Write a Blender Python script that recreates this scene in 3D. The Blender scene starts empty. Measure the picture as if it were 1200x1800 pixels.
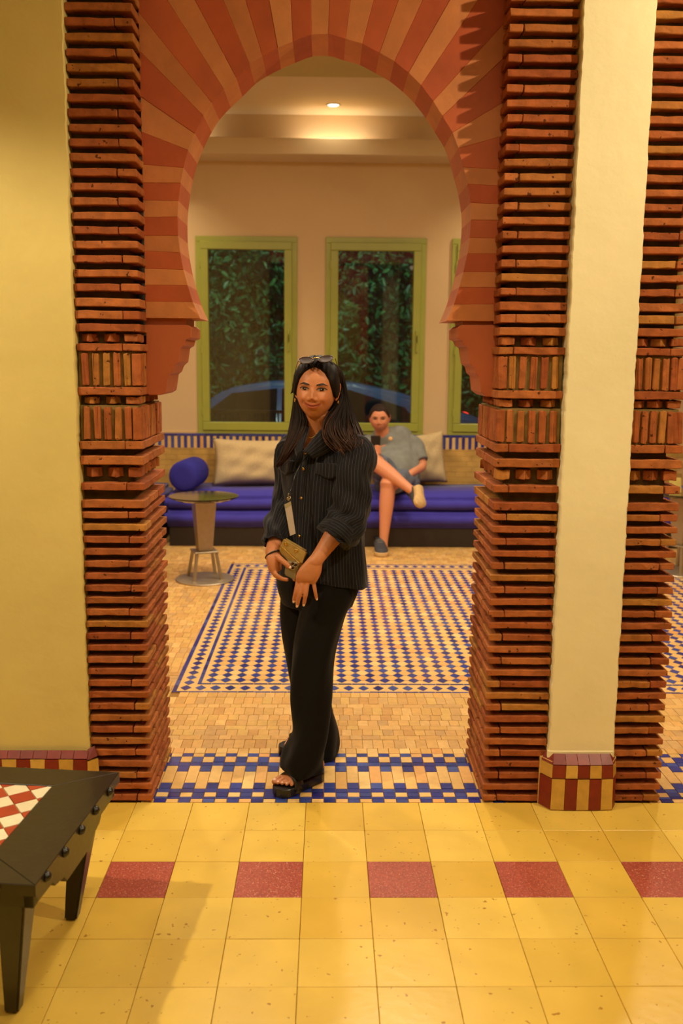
import bpy, bmesh, math, random
import numpy as np
from mathutils import Vector, Matrix
from mathutils.bvhtree import BVHTree
random.seed(7); np.random.seed(7)
C = bpy.context.scene.collection
S = bpy.context.scene

# ---------------------------------------------------------------- camera
cam = bpy.data.cameras.new('camera'); camo = bpy.data.objects.new('camera', cam); C.objects.link(camo)
cam.sensor_fit = 'VERTICAL'; cam.sensor_height = 36.0; cam.lens = 1661.2/1800*36
CP = Vector((0.0652, -3.1525, 1.5546))
RX = Vector((0.99985, -0.0151356, 0.0084302)); UX = Vector((-0.0059125, 0.1592763, 0.9872163)); FX = Vector((0.0162848, 0.987118, -0.1591629))
M = Matrix.Identity(4)
for i in range(3):
    M[i][0] = RX[i]; M[i][1] = UX[i]; M[i][2] = -FX[i]; M[i][3] = CP[i]
camo.matrix_world = M
cam.dof.use_dof = True; cam.dof.focus_distance = 3.33; cam.dof.aperture_fstop = 3.2
cam.clip_start = 0.05
S.camera = camo
F_PX = 1661.2
def on(ax, val, x, y):
    "point where the sight line of pixel x,y meets the plane ax = val (used to read positions off the photo)"
    d = RX*((x-600)/F_PX) - UX*((y-900)/F_PX) + FX
    k = 'xyz'.index(ax)
    return CP + d*((val-CP[k])/d[k])

# ---------------------------------------------------------------- world, exposure, lights
w = bpy.data.worlds.new('dusk'); S.world = w; w.use_nodes = True
bg = w.node_tree.nodes['Background']; bg.inputs[0].default_value = (0.08, 0.15, 0.30, 1); bg.inputs[1].default_value = 1.1
S.view_settings.view_transform = 'Standard'; S.view_settings.look = 'None'
S.view_settings.gamma = 1; S.view_settings.use_curve_mapping = False; S.view_settings.exposure = 0.0
WARM = (1.0, 0.82, 0.52)
def spot(loc, target, power, size=1.3, blend=.6, rad=.03, col=WARM):
    l = bpy.data.lights.new('ceiling_or_fill_spot', 'SPOT'); l.energy = power; l.spot_size = size; l.spot_blend = blend
    l.shadow_soft_size = rad; l.color = col
    o = bpy.data.objects.new('ceiling_or_fill_spot', l); C.objects.link(o); o.location = loc
    o.rotation_euler = (Vector(target)-Vector(loc)).to_track_quat('-Z', 'Y').to_euler(); return o
def area(loc, rot, sx, sy, power, col=WARM):
    l = bpy.data.lights.new('fill_or_cove_light', 'AREA'); l.shape = 'RECTANGLE'; l.size = sx; l.size_y = sy; l.energy = power; l.color = col
    o = bpy.data.objects.new('fill_or_cove_light', l); C.objects.link(o); o.location = loc; o.rotation_euler = rot; return o
spot((2.15, -1.3, 3.15), (0.6, 0.1, 1.3), 175, 1.9, .8, .035)
spot((-2.3, -1.15, 3.15), (-0.45, -0.5, 0.1), 230, 1.25, .45, .035)
spot((0.25, -1.0, 3.22), (0.25, -0.75, 0.0), 60, 2.0, .9, .05)
area((0.2, -3.2, 3.25), (0, 0, 0), 3.0, 2.0, 36)  # added overhead fill light for the near room, not an actual fitting
# far room: recessed downlights and the cove lamps on the ledge
for x in (-1.75, 1.95): spot((x, 4.85, 3.6), (x, 4.95, 0), 110, 2.0, .8, .05, (1, .82, .58))
for x in (-1.2, 0.45, 2.2): spot((x, 2.3, 3.48), (x, 2.3, 0), 140, 2.3, .8, .05, (1, .82, .58))
for x in (-1.35, 0.12, 1.6): area((x, 5.37, 3.335), (math.radians(128), 0, 0), .55, .03, 2.3, (1, .88, .72))
area((0.3, 2.3, 3.5), (0, 0, 0), 3.5, 2.0, 95, (1, .84, .62))  # added broad fill from above, brightens the far room
# added cool fill spot outside, brightening the hedge and car
spot((0.0, 6.2, 4.6), (0.0, 8.6, 1.5), 420, 2.4, .8, .2, (.62, .9, .80))

# ---------------------------------------------------------------- helpers
def tag(o, label=None, cat=None, group=None, kind=None):
    if label: o['label'] = label
    if cat: o['category'] = cat
    if group: o['group'] = group
    if kind: o['kind'] = kind
    return o
def empty(name, loc=(0, 0, 0), label=None, cat=None, group=None, kind=None, rz=0):
    o = bpy.data.objects.new(name, None); C.objects.link(o); o.location = loc; o.rotation_euler = (0, 0, rz)
    o.empty_display_size = .05
    return tag(o, label, cat, group, kind)
def put(name, me, parent=None, m=None, loc=None, rot=None, sc=None):
    o = bpy.data.objects.new(name, me); C.objects.link(o)
    if m and not me.materials: me.materials.append(m)
    if parent: o.parent = parent
    if loc is not None: o.location = loc
    if rot is not None: o.rotation_euler = rot
    if sc is not None: o.scale = sc
    return o
def mesh(name, verts, faces, m=None, smooth=False, uv=None, col=None):
    me = bpy.data.meshes.new(name); me.from_pydata([tuple(v) for v in verts], [], faces); me.update()
    ms = m if isinstance(m, (list, tuple)) else [m]
    for k in ms:
        if k: me.materials.append(k)
    if smooth: me.polygons.foreach_set('use_smooth', [True]*len(me.polygons))
    if uv is not None:
        l = me.uv_layers.new(name='UVMap'); vi = np.zeros(len(me.loops), int); me.loops.foreach_get('vertex_index', vi)
        l.data.foreach_set('uv', np.asarray(uv, float)[vi].ravel())
    if col is not None:
        a = me.color_attributes.new('Col', 'FLOAT_COLOR', 'POINT'); c = np.asarray(col, float)
        if c.shape[1] == 3: c = np.c_[c, np.ones(len(c))]
        a.data.foreach_set('color', c.ravel())
    return me
def b2m(name, bm, m=None, smooth=False):
    bmesh.ops.recalc_face_normals(bm, faces=bm.faces)
    me = bpy.data.meshes.new(name); bm.to_mesh(me); bm.free()
    if m: me.materials.append(m)
    if smooth: me.polygons.foreach_set('use_smooth', [True]*len(me.polygons))
    return me
def bbox(bm, x0, x1, y0, y1, z0, z1, bev=0, seg=1, mat=None):
    r = bmesh.ops.create_cube(bm, size=1); vs = r['verts']
    for v in vs:
        v.co = Vector((x0+(v.co.x+.5)*(x1-x0), y0+(v.co.y+.5)*(y1-y0), z0+(v.co.z+.5)*(z1-z0)))
    if mat is not None: bmesh.ops.transform(bm, matrix=mat, verts=vs)
    if bev:
        es = list({e for v in vs for e in v.link_edges})
        bmesh.ops.bevel(bm, geom=es, offset=bev, segments=seg, affect='EDGES', profile=.5)
def boxmesh(name, d, m=None, bev=0, seg=1, jit=0, rs=None):
    "box centred on the origin with size d"
    bm = bmesh.new(); bbox(bm, -d[0]/2, d[0]/2, -d[1]/2, d[1]/2, -d[2]/2, d[2]/2, bev, seg)
    if jit:
        rr = rs or random
        for v in bm.verts: v.co += Vector((rr.uniform(-jit, jit), rr.uniform(-jit, jit), rr.uniform(-jit, jit)))
    return b2m(name, bm, m)
def box(name, parent, x0, x1, y0, y1, z0, z1, m, bev=0, seg=1):
    bm = bmesh.new(); bbox(bm, x0, x1, y0, y1, z0, z1, bev, seg)
    return put(name, b2m(name, bm, m), parent)
def prism(poly, y0, y1, name, m=None, bev=0):
    "polygon in x,z extruded from y0 to y1"
    bm = bmesh.new()
    a = [bm.verts.new((p[0], y0, p[1])) for p in poly]; b = [bm.verts.new((p[0], y1, p[1])) for p in poly]
    f1 = bm.faces.new(a); bm.faces.new(b[::-1]); n = len(poly)
    for i in range(n): bm.faces.new((a[i], b[i], b[(i+1) % n], a[(i+1) % n]))
    if bev:
        bmesh.ops.bevel(bm, geom=list(f1.edges), offset=bev, segments=1, affect='EDGES', profile=.5)
    return b2m(name, bm, m)
def revolve(prof, n=32, name='lathe', m=None, smooth=True, cap=True):
    vs = []; fs = []
    for r, z in prof:
        for k in range(n): a = 2*math.pi*k/n; vs.append((r*math.cos(a), r*math.sin(a), z))
    for j in range(len(prof)-1):
        for k in range(n): fs.append((j*n+k, j*n+(k+1) % n, (j+1)*n+(k+1) % n, (j+1)*n+k))
    if cap: fs.append(tuple(range(n))[::-1]); fs.append(tuple((len(prof)-1)*n+k for k in range(n)))
    return mesh(name, vs, fs, m, smooth)

# ---------------------------------------------------------------- materials
def lin(c): return tuple((x/12.92 if x <= .04045 else ((x+.055)/1.055)**2.4) for x in c)
def rgb(r, g, b): return lin((r/255, g/255, b/255))
MATS = {}
def pm(name, cols, rough=.6, nscale=20, namt=.25, bump=.0, bscale=60, spec=.5, metal=0, coat=0, dark=None, uvstripe=None, vcol=False, sheen=0):
    "procedural material: a ramp picked per piece, mottled by noise, with fine relief"
    m = bpy.data.materials.new(name); m.use_nodes = True; nt = m.node_tree; N = nt.nodes; L = nt.links
    b = N['Principled BSDF']; b.inputs['Roughness'].default_value = rough; b.inputs['Metallic'].default_value = metal
    b.inputs['Specular IOR Level'].default_value = spec; b.inputs['Coat Weight'].default_value = coat; b.inputs['Coat Roughness'].default_value = .08
    tc = N.new('ShaderNodeTexCoord'); oi = N.new('ShaderNodeObjectInfo')
    mp = N.new('ShaderNodeVectorMath'); mp.operation = 'MULTIPLY_ADD'; cb = N.new('ShaderNodeCombineXYZ')
    for k in range(3): L.new(oi.outputs['Random'], cb.inputs[k])
    L.new(cb.outputs[0], mp.inputs[0]); mp.inputs[1].default_value = (13, 29, 41); L.new(tc.outputs['Object'], mp.inputs[2])
    nz = N.new('ShaderNodeTexNoise'); nz.inputs['Scale'].default_value = nscale; nz.inputs['Detail'].default_value = 6; L.new(mp.outputs[0], nz.inputs['Vector'])
    if vcol:
        at = N.new('ShaderNodeAttribute'); at.attribute_name = 'Col'; base = at.outputs['Color']
    elif len(cols) == 1:
        r_ = N.new('ShaderNodeRGB'); r_.outputs[0].default_value = (*cols[0], 1); base = r_.outputs[0]
    else:
        at = N.new('ShaderNodeAttribute'); at.attribute_name = 'rnd'
        ad = N.new('ShaderNodeMath'); ad.operation = 'ADD'; L.new(at.outputs['Fac'], ad.inputs[0]); L.new(oi.outputs['Random'], ad.inputs[1])
        fr = N.new('ShaderNodeMath'); fr.operation = 'FRACT'; L.new(ad.outputs[0], fr.inputs[0])
        rp = N.new('ShaderNodeValToRGB'); L.new(fr.outputs[0], rp.inputs[0]); el = rp.color_ramp.elements
        while len(el) < len(cols): el.new(.5)
        for i, c in enumerate(cols): el[i].position = i/(len(cols)-1); el[i].color = (*c, 1)
        base = rp.outputs[0]
    mx = N.new('ShaderNodeMix'); mx.data_type = 'RGBA'; mx.blend_type = 'MULTIPLY'; mx.inputs['Factor'].default_value = 1
    mr = N.new('ShaderNodeMapRange'); mr.inputs['From Min'].default_value = .3; mr.inputs['From Max'].default_value = .7
    mr.inputs['To Min'].default_value = 1-namt; mr.inputs['To Max'].default_value = 1+namt*.35; L.new(nz.outputs[0], mr.inputs[0])
    L.new(base, mx.inputs['A']); L.new(mr.outputs[0], mx.inputs['B']); out = mx.outputs['Result']
    if dark:   # sparse specks: (colour, scale, threshold)
        vz = N.new('ShaderNodeTexNoise'); vz.inputs['Scale'].default_value = dark[1]; vz.inputs['Detail'].default_value = 2; L.new(mp.outputs[0], vz.inputs['Vector'])
        gt = N.new('ShaderNodeMapRange'); gt.inputs['From Min'].default_value = dark[2]; gt.inputs['From Max'].default_value = dark[2]+.03; L.new(vz.outputs[0], gt.inputs[0])
        m2 = N.new('ShaderNodeMix'); m2.data_type = 'RGBA'; L.new(gt.outputs[0], m2.inputs['Factor']); L.new(out, m2.inputs['A']); m2.inputs['B'].default_value = (*dark[0], 1); out = m2.outputs['Result']
    if uvstripe:   # (colour, spacing, width, strength)
        sp = N.new('ShaderNodeSeparateXYZ'); L.new(tc.outputs['UV'], sp.inputs[0])
        d = N.new('ShaderNodeMath'); d.operation = 'DIVIDE'; L.new(sp.outputs[0], d.inputs[0]); d.inputs[1].default_value = uvstripe[1]
        f = N.new('ShaderNodeMath'); f.operation = 'FRACT'; L.new(d.outputs[0], f.inputs[0])
        lt = N.new('ShaderNodeMath'); lt.operation = 'LESS_THAN'; L.new(f.outputs[0], lt.inputs[0]); lt.inputs[1].default_value = uvstripe[2]
        s2 = N.new('ShaderNodeMath'); s2.operation = 'MULTIPLY'; L.new(lt.outputs[0], s2.inputs[0]); s2.inputs[1].default_value = uvstripe[3]
        m3 = N.new('ShaderNodeMix'); m3.data_type = 'RGBA'; L.new(s2.outputs[0], m3.inputs['Factor']); L.new(out, m3.inputs['A']); m3.inputs['B'].default_value = (*uvstripe[0], 1); out = m3.outputs['Result']
    L.new(out, b.inputs['Base Color'])
    if sheen: b.inputs['Sheen Weight'].default_value = sheen
    if bump:
        n2 = N.new('ShaderNodeTexNoise'); n2.inputs['Scale'].default_value = bscale; n2.inputs['Detail'].default_value = 8; L.new(mp.outputs[0], n2.inputs['Vector'])
        bp = N.new('ShaderNodeBump'); bp.inputs['Strength'].default_value = 1; bp.inputs['Distance'].default_value = bump; L.new(n2.outputs[0], bp.inputs['Height']); L.new(bp.outputs[0], b.inputs['Normal'])
    MATS[name] = m; return m

M_yel = pm('yellow_cement', [rgb(226,189,80), rgb(232,197,92), rgb(222,182,73), rgb(236,202,96)], .28, 5, .12, .0006, 30, .5, dark=(rgb(170,120,40), 60, .70))
M_red = pm('red_speckled_cement', [rgb(176,84,70)], .32, 160, .35, .0004, 90, dark=(rgb(214,150,128), 230, .62))
M_grout = pm('grout', [rgb(206,168,96)], .9, 30, .2, .001, 80)
M_dgrout = pm('dark_grout', [rgb(150,110,52)], .95, 30, .2)
M_bej = pm('bejmat', [rgb(222,176,104), rgb(206,158,88), rgb(216,176,100), rgb(196,146,82), rgb(226,182,112), rgb(190,150,96), rgb(220,170,96)], .42, 40, .14, .0008, 60)
M_ztan = pm('tan_zellige', [rgb(228,186,116), rgb(216,168,96), rgb(232,196,128), rgb(222,160,92)], .35, 40, .12)
M_zblue = pm('blue_zellige', [rgb(36,42,128), rgb(52,66,150), rgb(30,34,112), rgb(66,84,158), rgb(40,50,140)], .22, 60, .2, coat=.3)
M_brick = pm('brick', [rgb(158,87,47), rgb(172,96,50), rgb(148,76,39), rgb(178,106,56), rgb(161,89,47), rgb(178,122,56), rgb(152,78,41)], .82, 28, .3, .0022, 70, .2, dark=(rgb(84,44,20), 50, .68))
M_mortar = pm('mortar', [rgb(96,78,44)], .95, 25, .35, .004, 45, .1)
M_plL = pm('yellow_plaster', [rgb(218,198,122)], .55, 3, .07, .0035, 9, .3)
M_plC = pm('cream_plaster', [rgb(234,222,178)], .5, 3, .06, .0035, 10, .3)
M_room = pm('beige_wall_paint', [rgb(206,178,132)], .75, 2, .05, .001, 40, .2)
M_ceil = pm('ceiling_paint', [rgb(206,186,146)], .8, 2, .04)
M_ter = pm('terracotta_plaster', [rgb(178,84,44), rgb(170,76,38), rgb(182,90,48)], .5, 7, .16, .0015, 22, .35)
M_terl = pm('pale_terracotta_plaster', [rgb(196,124,72), rgb(188,114,64), rgb(200,130,78)], .5, 9, .18, .0022, 22, .35)
M_corb = pm('corbel_plaster', [rgb(176,92,54)], .5, 6, .12, .001, 22, .35)
M_ztop = pm('oxblood_glaze', [rgb(132,36,26), rgb(118,30,22), rgb(140,44,30)], .42, 30, .2, .0006, 40)
M_zyel = pm('mustard_glaze', [rgb(206,164,76), rgb(196,150,66), rgb(212,172,86)], .25, 30, .15, .0006, 40, coat=.2)
M_green = pm('green_frame_paint', [rgb(152,156,62)], .4, 8, .05)
M_black = pm('black_table_paint', [rgb(34,28,20)], .34, 30, .25, .0004, 60, coat=.2, dark=(rgb(110,90,60), 90, .76))
M_stud = pm('black_iron', [rgb(22,20,18)], .3, 30, .2, spec=.6)
M_twhite = pm('ivory_tile', [rgb(232,222,196), rgb(224,212,182), rgb(236,228,204)], .3, 30, .1)
M_tred = pm('brick_red_tile', [rgb(168,60,40), rgb(154,50,34), rgb(178,70,46)], .3, 30, .15)
M_blue = pm('blue_upholstery', [rgb(62,56,160)], .85, 12, .12, .0012, 90, .2, sheen=.15)
M_bluedk = pm('blue_end_cap_cloth', [rgb(48,46,140)], .85, 12, .12, .001, 90, .2)
M_plinth = pm('dark_plinth', [rgb(34,22,12)], .6, 20, .2)
M_metal = pm('brushed_steel', [rgb(176,160,134)], .38, 30, .08, metal=.7)
M_steel = pm('polished_steel', [rgb(200,190,170)], .2, 30, .05, metal=1)
M_gtop = pm('dark_glass_top', [rgb(20,22,16)], .06, 10, .05, coat=.6)
M_cush = pm('beige_woven_cloth', [rgb(206,182,136)], .9, 240, .38, .0012, 260, .1)
M_asph = pm('asphalt', [rgb(70,70,72)], .9, 8, .2)
M_leaf = pm('hedge_leaf', [rgb(40,92,48), rgb(58,120,60), rgb(30,72,40), rgb(80,130,60), rgb(44,100,66)], .5, 20, .2)
M_twig = pm('hedge_wood', [rgb(38,30,20)], .9, 10, .2)
M_car = pm('blue_car_paint', [rgb(52,72,104)], .25, 5, .05, coat=.6)
M_car2 = pm('dark_car_paint', [rgb(50,58,78)], .25, 5, .05, coat=.6)
M_cgl = pm('car_glass', [rgb(16,20,26)], .1, 5, .05, coat=.5)
M_tyre = pm('tyre_rubber', [rgb(18,18,18)], .8, 5, .05)
M_rail = pm('dark_railing', [rgb(22,22,28)], .5, 5, .05)
def emis(name, col, st):
    m = bpy.data.materials.new(name); m.use_nodes = True; b = m.node_tree.nodes['Principled BSDF']
    b.inputs['Base Color'].default_value = (*col, 1); b.inputs['Emission Color'].default_value = (*col, 1); b.inputs['Emission Strength'].default_value = st; return m
M_lamp = emis('lamp_glow', (1, .86, .62), 14); M_tail = emis('tail_lamp', (1, .04, .03), 2.0)
def glass():
    m = bpy.data.materials.new('window_glass'); m.use_nodes = True; nt = m.node_tree; N = nt.nodes; L = nt.links; N.clear()
    o = N.new('ShaderNodeOutputMaterial'); t = N.new('ShaderNodeBsdfTransparent'); t.inputs[0].default_value = (.86, .88, .86, 1)
    g = N.new('ShaderNodeBsdfGlossy'); g.inputs['Roughness'].default_value = .03; mx = N.new('ShaderNodeMixShader')
    lw = N.new('ShaderNodeFresnel'); lw.inputs[0].default_value = 1.5; ad = N.new('ShaderNodeMath'); ad.operation = 'ADD'; ad.inputs[1].default_value = .03
    L.new(lw.outputs[0], ad.inputs[0]); L.new(ad.outputs[0], mx.inputs[0]); L.new(t.outputs[0], mx.inputs[1]); L.new(g.outputs[0], mx.inputs[2]); L.new(mx.outputs[0], o.inputs[0]); return m
M_glass = glass()
# ================================================================ STRUCTURE
floor = put('floor', None or b2m('floor', (lambda bm: (bbox(bm, -4, 4.6, -4.6, 0.0, -.12, -.006), bbox(bm, -2.6, 4.6, 0.0, 5.6, -.12, -.005), bm)[2])(bmesh.new()), M_dgrout))
tag(floor, 'tiled floor of yellow cement squares and tan mosaic', kind='structure')
box('ceiling', None, -4, 4.6, -4.6, 0.16, 3.3, 3.4, M_ceil)['kind'] = 'structure'
rs = random.Random(3)
# near room: 20 cm cement tiles, every second one of the second row red
ym = [boxmesh('cement_tile', (.1985, .1985, .02), M_yel, .0012) for _ in range(1)][0]
rm = boxmesh('cement_tile', (.1985, .1985, .02), M_red, .0012)
for j in range(14):
    for i in range(-9, 11):
        red = (j == 2 and i % 2 == 1)
        o = put('red_cement_tile' if red else 'cement_tile', rm if red else ym, floor, loc=(i*.2+.1, -j*.2-.1, -.01+rs.uniform(-.0004, .0004)), rot=(rs.uniform(-.0012, .0012), rs.uniform(-.0012, .0012), 0))
        if red: o['label'] = 'red speckled tile'
bm = bmesh.new()
for j in range(23):
    for i in range(-20, 23):
        if j < 14 and -9 <= i < 11: continue
        if -4 <= i*.2 and i*.2+.2 <= 4.6: bbox(bm, i*.2+.001, i*.2+.199, -j*.2-.199, -j*.2-.001, -.02, 0)
tag(put('outer_cement_tiles', b2m('outer_cement_tiles', bm, M_yel), floor), kind='stuff')

# generic tile laying on the far floor: parts for those that show largest, the rest joined
def tri_color_attr(me, vals):
    a = me.attributes.new('rnd', 'FLOAT', 'POINT'); a.data.foreach_set('value', vals)
def polys_join(name, polys, m, z1=0.0, z0=-.006, kind='stuff', parent=None):
    vs = []; fs = []; rv = []
    for p in polys:
        b = len(vs); n = len(p); r = rs.random(); dz = rs.uniform(-.0006, .0006)
        vs += [(q[0], q[1], z1+dz) for q in p] + [(q[0], q[1], z0) for q in p]; rv += [r]*(2*n)
        fs.append(tuple(range(b, b+n)))
        for k in range(n): fs.append((b+k, b+n+k, b+n+(k+1) % n, b+(k+1) % n))
    me = mesh(name, vs, fs, m); tri_color_attr(me, rv)
    o = put(name, me, parent)
    if kind: o['kind'] = kind
    return o
def poly_part(name, p, m, parent, z1=0.0, z0=-.006, cache={}):
    cx = sum(q[0] for q in p)/len(p); cy = sum(q[1] for q in p)/len(p)
    key = (name, m.name, tuple((round(q[0]-cx, 4), round(q[1]-cy, 4)) for q in p))
    if key not in cache:
        n = len(p); vs = [(q[0]-cx, q[1]-cy, z1) for q in p]+[(q[0]-cx, q[1]-cy, z0) for q in p]
        cache[key] = mesh(name, vs, [tuple(range(n))]+[(k, n+k, n+(k+1) % n, (k+1) % n) for k in range(n)]+[tuple(range(2*n-1, n-1, -1))], m)
    return put(name, cache[key], parent, loc=(cx, cy, rs.uniform(-.0006, .0006)), rot=(rs.uniform(-.004, .004), rs.uniform(-.004, .004), 0))
def R4(x0, x1, y0, y1, g=.0012): return [(x0+g, y0+g), (x1-g, y0+g), (x1-g, y1-g), (x0+g, y1-g)]

# threshold strip: columns 4.3 cm wide in the two-band blue chequer
def yv(v): return on('z', 0, 400, 1200+v/6)[1]
bandA = [(690,745,0),(745,780,1),(780,838,0),(840,877,1),(877,937,1),(937,1118,0),(1118,1156,1),(1156,1202,1),(1202,1224,1),(1224,1268,0)]
bandB = [(690,745,0),(745,781,0),(781,838,1),(838,877,1),(877,1055,0),(1055,1116,1),(1116,1156,1),(1156,1202,0),(1202,1224,1),(1224,1268,1)]
stuffT = {M_zblue: [], M_bej: [], M_zyel: []}
k = 0; x = -.585
while x < 4.4:
    w_ = .0432
    for (a, b, c) in (bandA if k % 2 == 0 else bandB):
        y0, y1 = sorted((yv(a), yv(b))); y0 = max(y0, .001)
        p = R4(x, x+w_, y0, y1)
        if x < .68: poly_part('blue_tile' if c else 'tan_tile', p, M_zblue if c else M_ztan, floor)
        elif x > 1.2: stuffT[M_zblue if c else M_bej].append(p)
    x += w_; k += 1
for m_, ps in stuffT.items():
    if ps: polys_join('threshold_mosaic', ps, m_, parent=floor)

# zellige carpet: blue lozenges on tan
CX0, CX1, CY0, CY1 = -.66, 3.30, 1.122, 3.965
px, py = .0708, .0740
dia = lambda cx, cy: [(cx-.026, cy), (cx, cy-.0345), (cx+.026, cy), (cx, cy+.0345)]
hexa = lambda cx, cy: [(cx-.0335, cy), (cx-.0085, cy-.0350), (cx+.0085, cy-.0350), (cx+.0335, cy), (cx+.0085, cy+.0350), (cx-.0085, cy+.0350)]
blue = []; tan = []
nc = int((3.2+.491)/px); nr = 34
for j in range(nr):
    for i in range(nc):
        cx = -.491+i*px; cy = 1.298+j*py
        blue.append(dia(cx, cy)); 
        if j < nr-1: tan.append(hexa(cx+px/2, cy+py/2))
for i in range(nc+2): blue.append(dia(-.60+i*px, 1.187)); blue.append(dia(-.60+i*px, 3.895))
for j in range(nr+1): blue.append(dia(-.594, 1.262+j*py))
L_ = []
def strips(x0, x1, y0, y1, ln, hor):
    a, b = (x0, x1) if hor else (y0, y1); t = a
    while t < b-.005:
        t2 = min(b, t+ln); L_.append(R4(t, t2, y0, y1) if hor else R4(x0, x1, t, t2)); t = t2
strips(CX0, CX1, 1.122, 1.139, .078, True); strips(-.637, CX1, 3.945, 3.962, .078, True); strips(CX0, -.637, 1.14, 3.962, .078, False)
strips(-.553, 3.24, 1.236, 1.252, .068, True); strips(-.553, 3.24, 3.825, 3.84, .068, True); strips(-.553, -.533, 1.253, 3.825, .068, False)
vis = lambda p: p[0][0] < .80
blue.sort(key=lambda p: p[0][1]+(0 if vis(p) else 9)); tan.sort(key=lambda p: p[0][1]+(0 if vis(p) else 9))
for p in blue[:230]: poly_part('lozenge_tile', p, M_zblue, floor)
for p in tan[:150]: poly_part('tan_lozenge_tile', p, M_ztan, floor)
for p in L_[:60]: poly_part('border_tile', p, M_zblue, floor)
polys_join('lozenge_mosaic', blue[230:], M_zblue, parent=floor); polys_join('tan_lozenge_mosaic', tan[150:], M_ztan, parent=floor); polys_join('border_mosaic', L_[60:], M_zblue, parent=floor)
bm = bmesh.new(); bbox(bm, CX0, CX1, CY0, CY1, -.006, -.0016); tag(put('mosaic_bed', b2m('mosaic_bed', bm, M_ztan), floor), kind='structure')

# plain bejmat tiles around it
bj = []
y = .474; r = 0
while y < 5.5:
    h = rs.choice((.045, .062, .088)); x = -2.6+rs.uniform(0, .04)
    while x < 4.5:
        w_ = rs.choice((.042, .044, .046)) if h > .05 else rs.choice((.075, .09, .05))
        p = R4(x, x+w_, y, y+h, .0009); x += w_
        c = (p[0][0], p[0][1], p[2][0], p[2][1])
        if c[2] > CX0 and c[3] > CY0 and c[1] < CY1 and c[0] < CX1:
            if c[1] >= CY1 or c[3] <= CY0: pass
            elif c[0] < CX0 < c[2]: p = R4(c[0], CX0, c[1], c[3], 0)
            elif c[1] < CY0 < c[3]: p = R4(c[0], c[2], c[1], CY0, 0)
            elif c[3] > CY1 > c[1]: p = R4(c[0], c[2], CY1, c[3], 0)
            else: continue
        bj.append(p)
    y += h
bj.sort(key=lambda p: p[0][1]+(0 if -.62 < p[0][0] < .72 else 9))
for p in bj[:290]: poly_part('bejmat_tile', p, M_bej, floor)
polys_join('bejmat_tiles', bj[290:], M_bej, parent=floor)

# ---------------------------------------------------------------- brick pillars
ZC = []   # (z0, z1, kind)
for a, b, kd in [(524,539,'c'),(546,561,'c'),(569,583,'c'),(586,601,'d'),(604,617,'c'),(620,679,'s'),(681,695,'c'),(697,711,'d'),(715,774,'s'),(776,790,'c'),(802,817,'c'),(822,840,'d'),(849,862,'c'),(879,893,'c')]:
    z1, z0 = on('y', 0, 200, a)[2], on('y', 0, 200, b)[2]; ZC.append((z0, z1, kd))
z = 1.746+.0448*1
top = 1.746
while z < 3.28: ZC.append((z-.0230, z, 'c')); z += .0448
z = 1.042; n_ = 25
for i in range(n_): zt = 1.042-i*(1.042-.028)/(n_-1); ZC.append((zt-.0218, zt, 'c'))
ZC.sort(reverse=True)
def brickset(lens, dep, h, n=5, wob=.0016):
    out = []
    for k in range(n):
        bm = bmesh.new(); bbox(bm, -.5*lens, .5*lens, -.5*dep, .5*dep, -.5*h, .5*h)
        el = [e for e in bm.edges if abs((e.verts[0].co-e.verts[1].co).x) > lens*.9]
        bmesh.ops.subdivide_edges(bm, edges=el, cuts=3)
        for v in bm.verts: v.co += Vector((rs.uniform(-wob, wob), rs.uniform(-wob, wob), rs.uniform(-wob, wob)*.8))
        bmesh.ops.bevel(bm, geom=[e for e in bm.edges if e.calc_face_angle(0) > .9], offset=.0022, segments=1, affect='EDGES')
        out.append(b2m('brick', bm, M_brick))
    return out
BC = {}
def brick(parent, x0, x1, y0, y1, z0, z1, name='brick', ry=0, rz=0, along='x'):
    lx, ly, h = x1-x0, y1-y0, z1-z0
    if along == 'x': L0, D0 = lx, ly
    else: L0, D0 = ly, lx
    key = (round(L0, 2), round(D0, 2), round(h, 3))
    if key not in BC: BC[key] = brickset(key[0], key[1], max(key[2], .01))
    me = rs.choice(BC[key])
    o = put(name, me, parent, loc=((x0+x1)/2, (y0+y1)/2, (z0+z1)/2), rot=(rs.choice((0, math.pi)), ry+rs.uniform(-.006, .006), (math.pi/2 if along == 'y' else 0)+rz+rs.uniform(-.012, .012)), sc=(L0/key[0], D0/key[1], h/max(key[2], .01)))
    return o
M_mortar2 = pm('pale_mortar', [rgb(136, 112, 66)], .95, 25, .35, .003, 45, .1)
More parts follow.
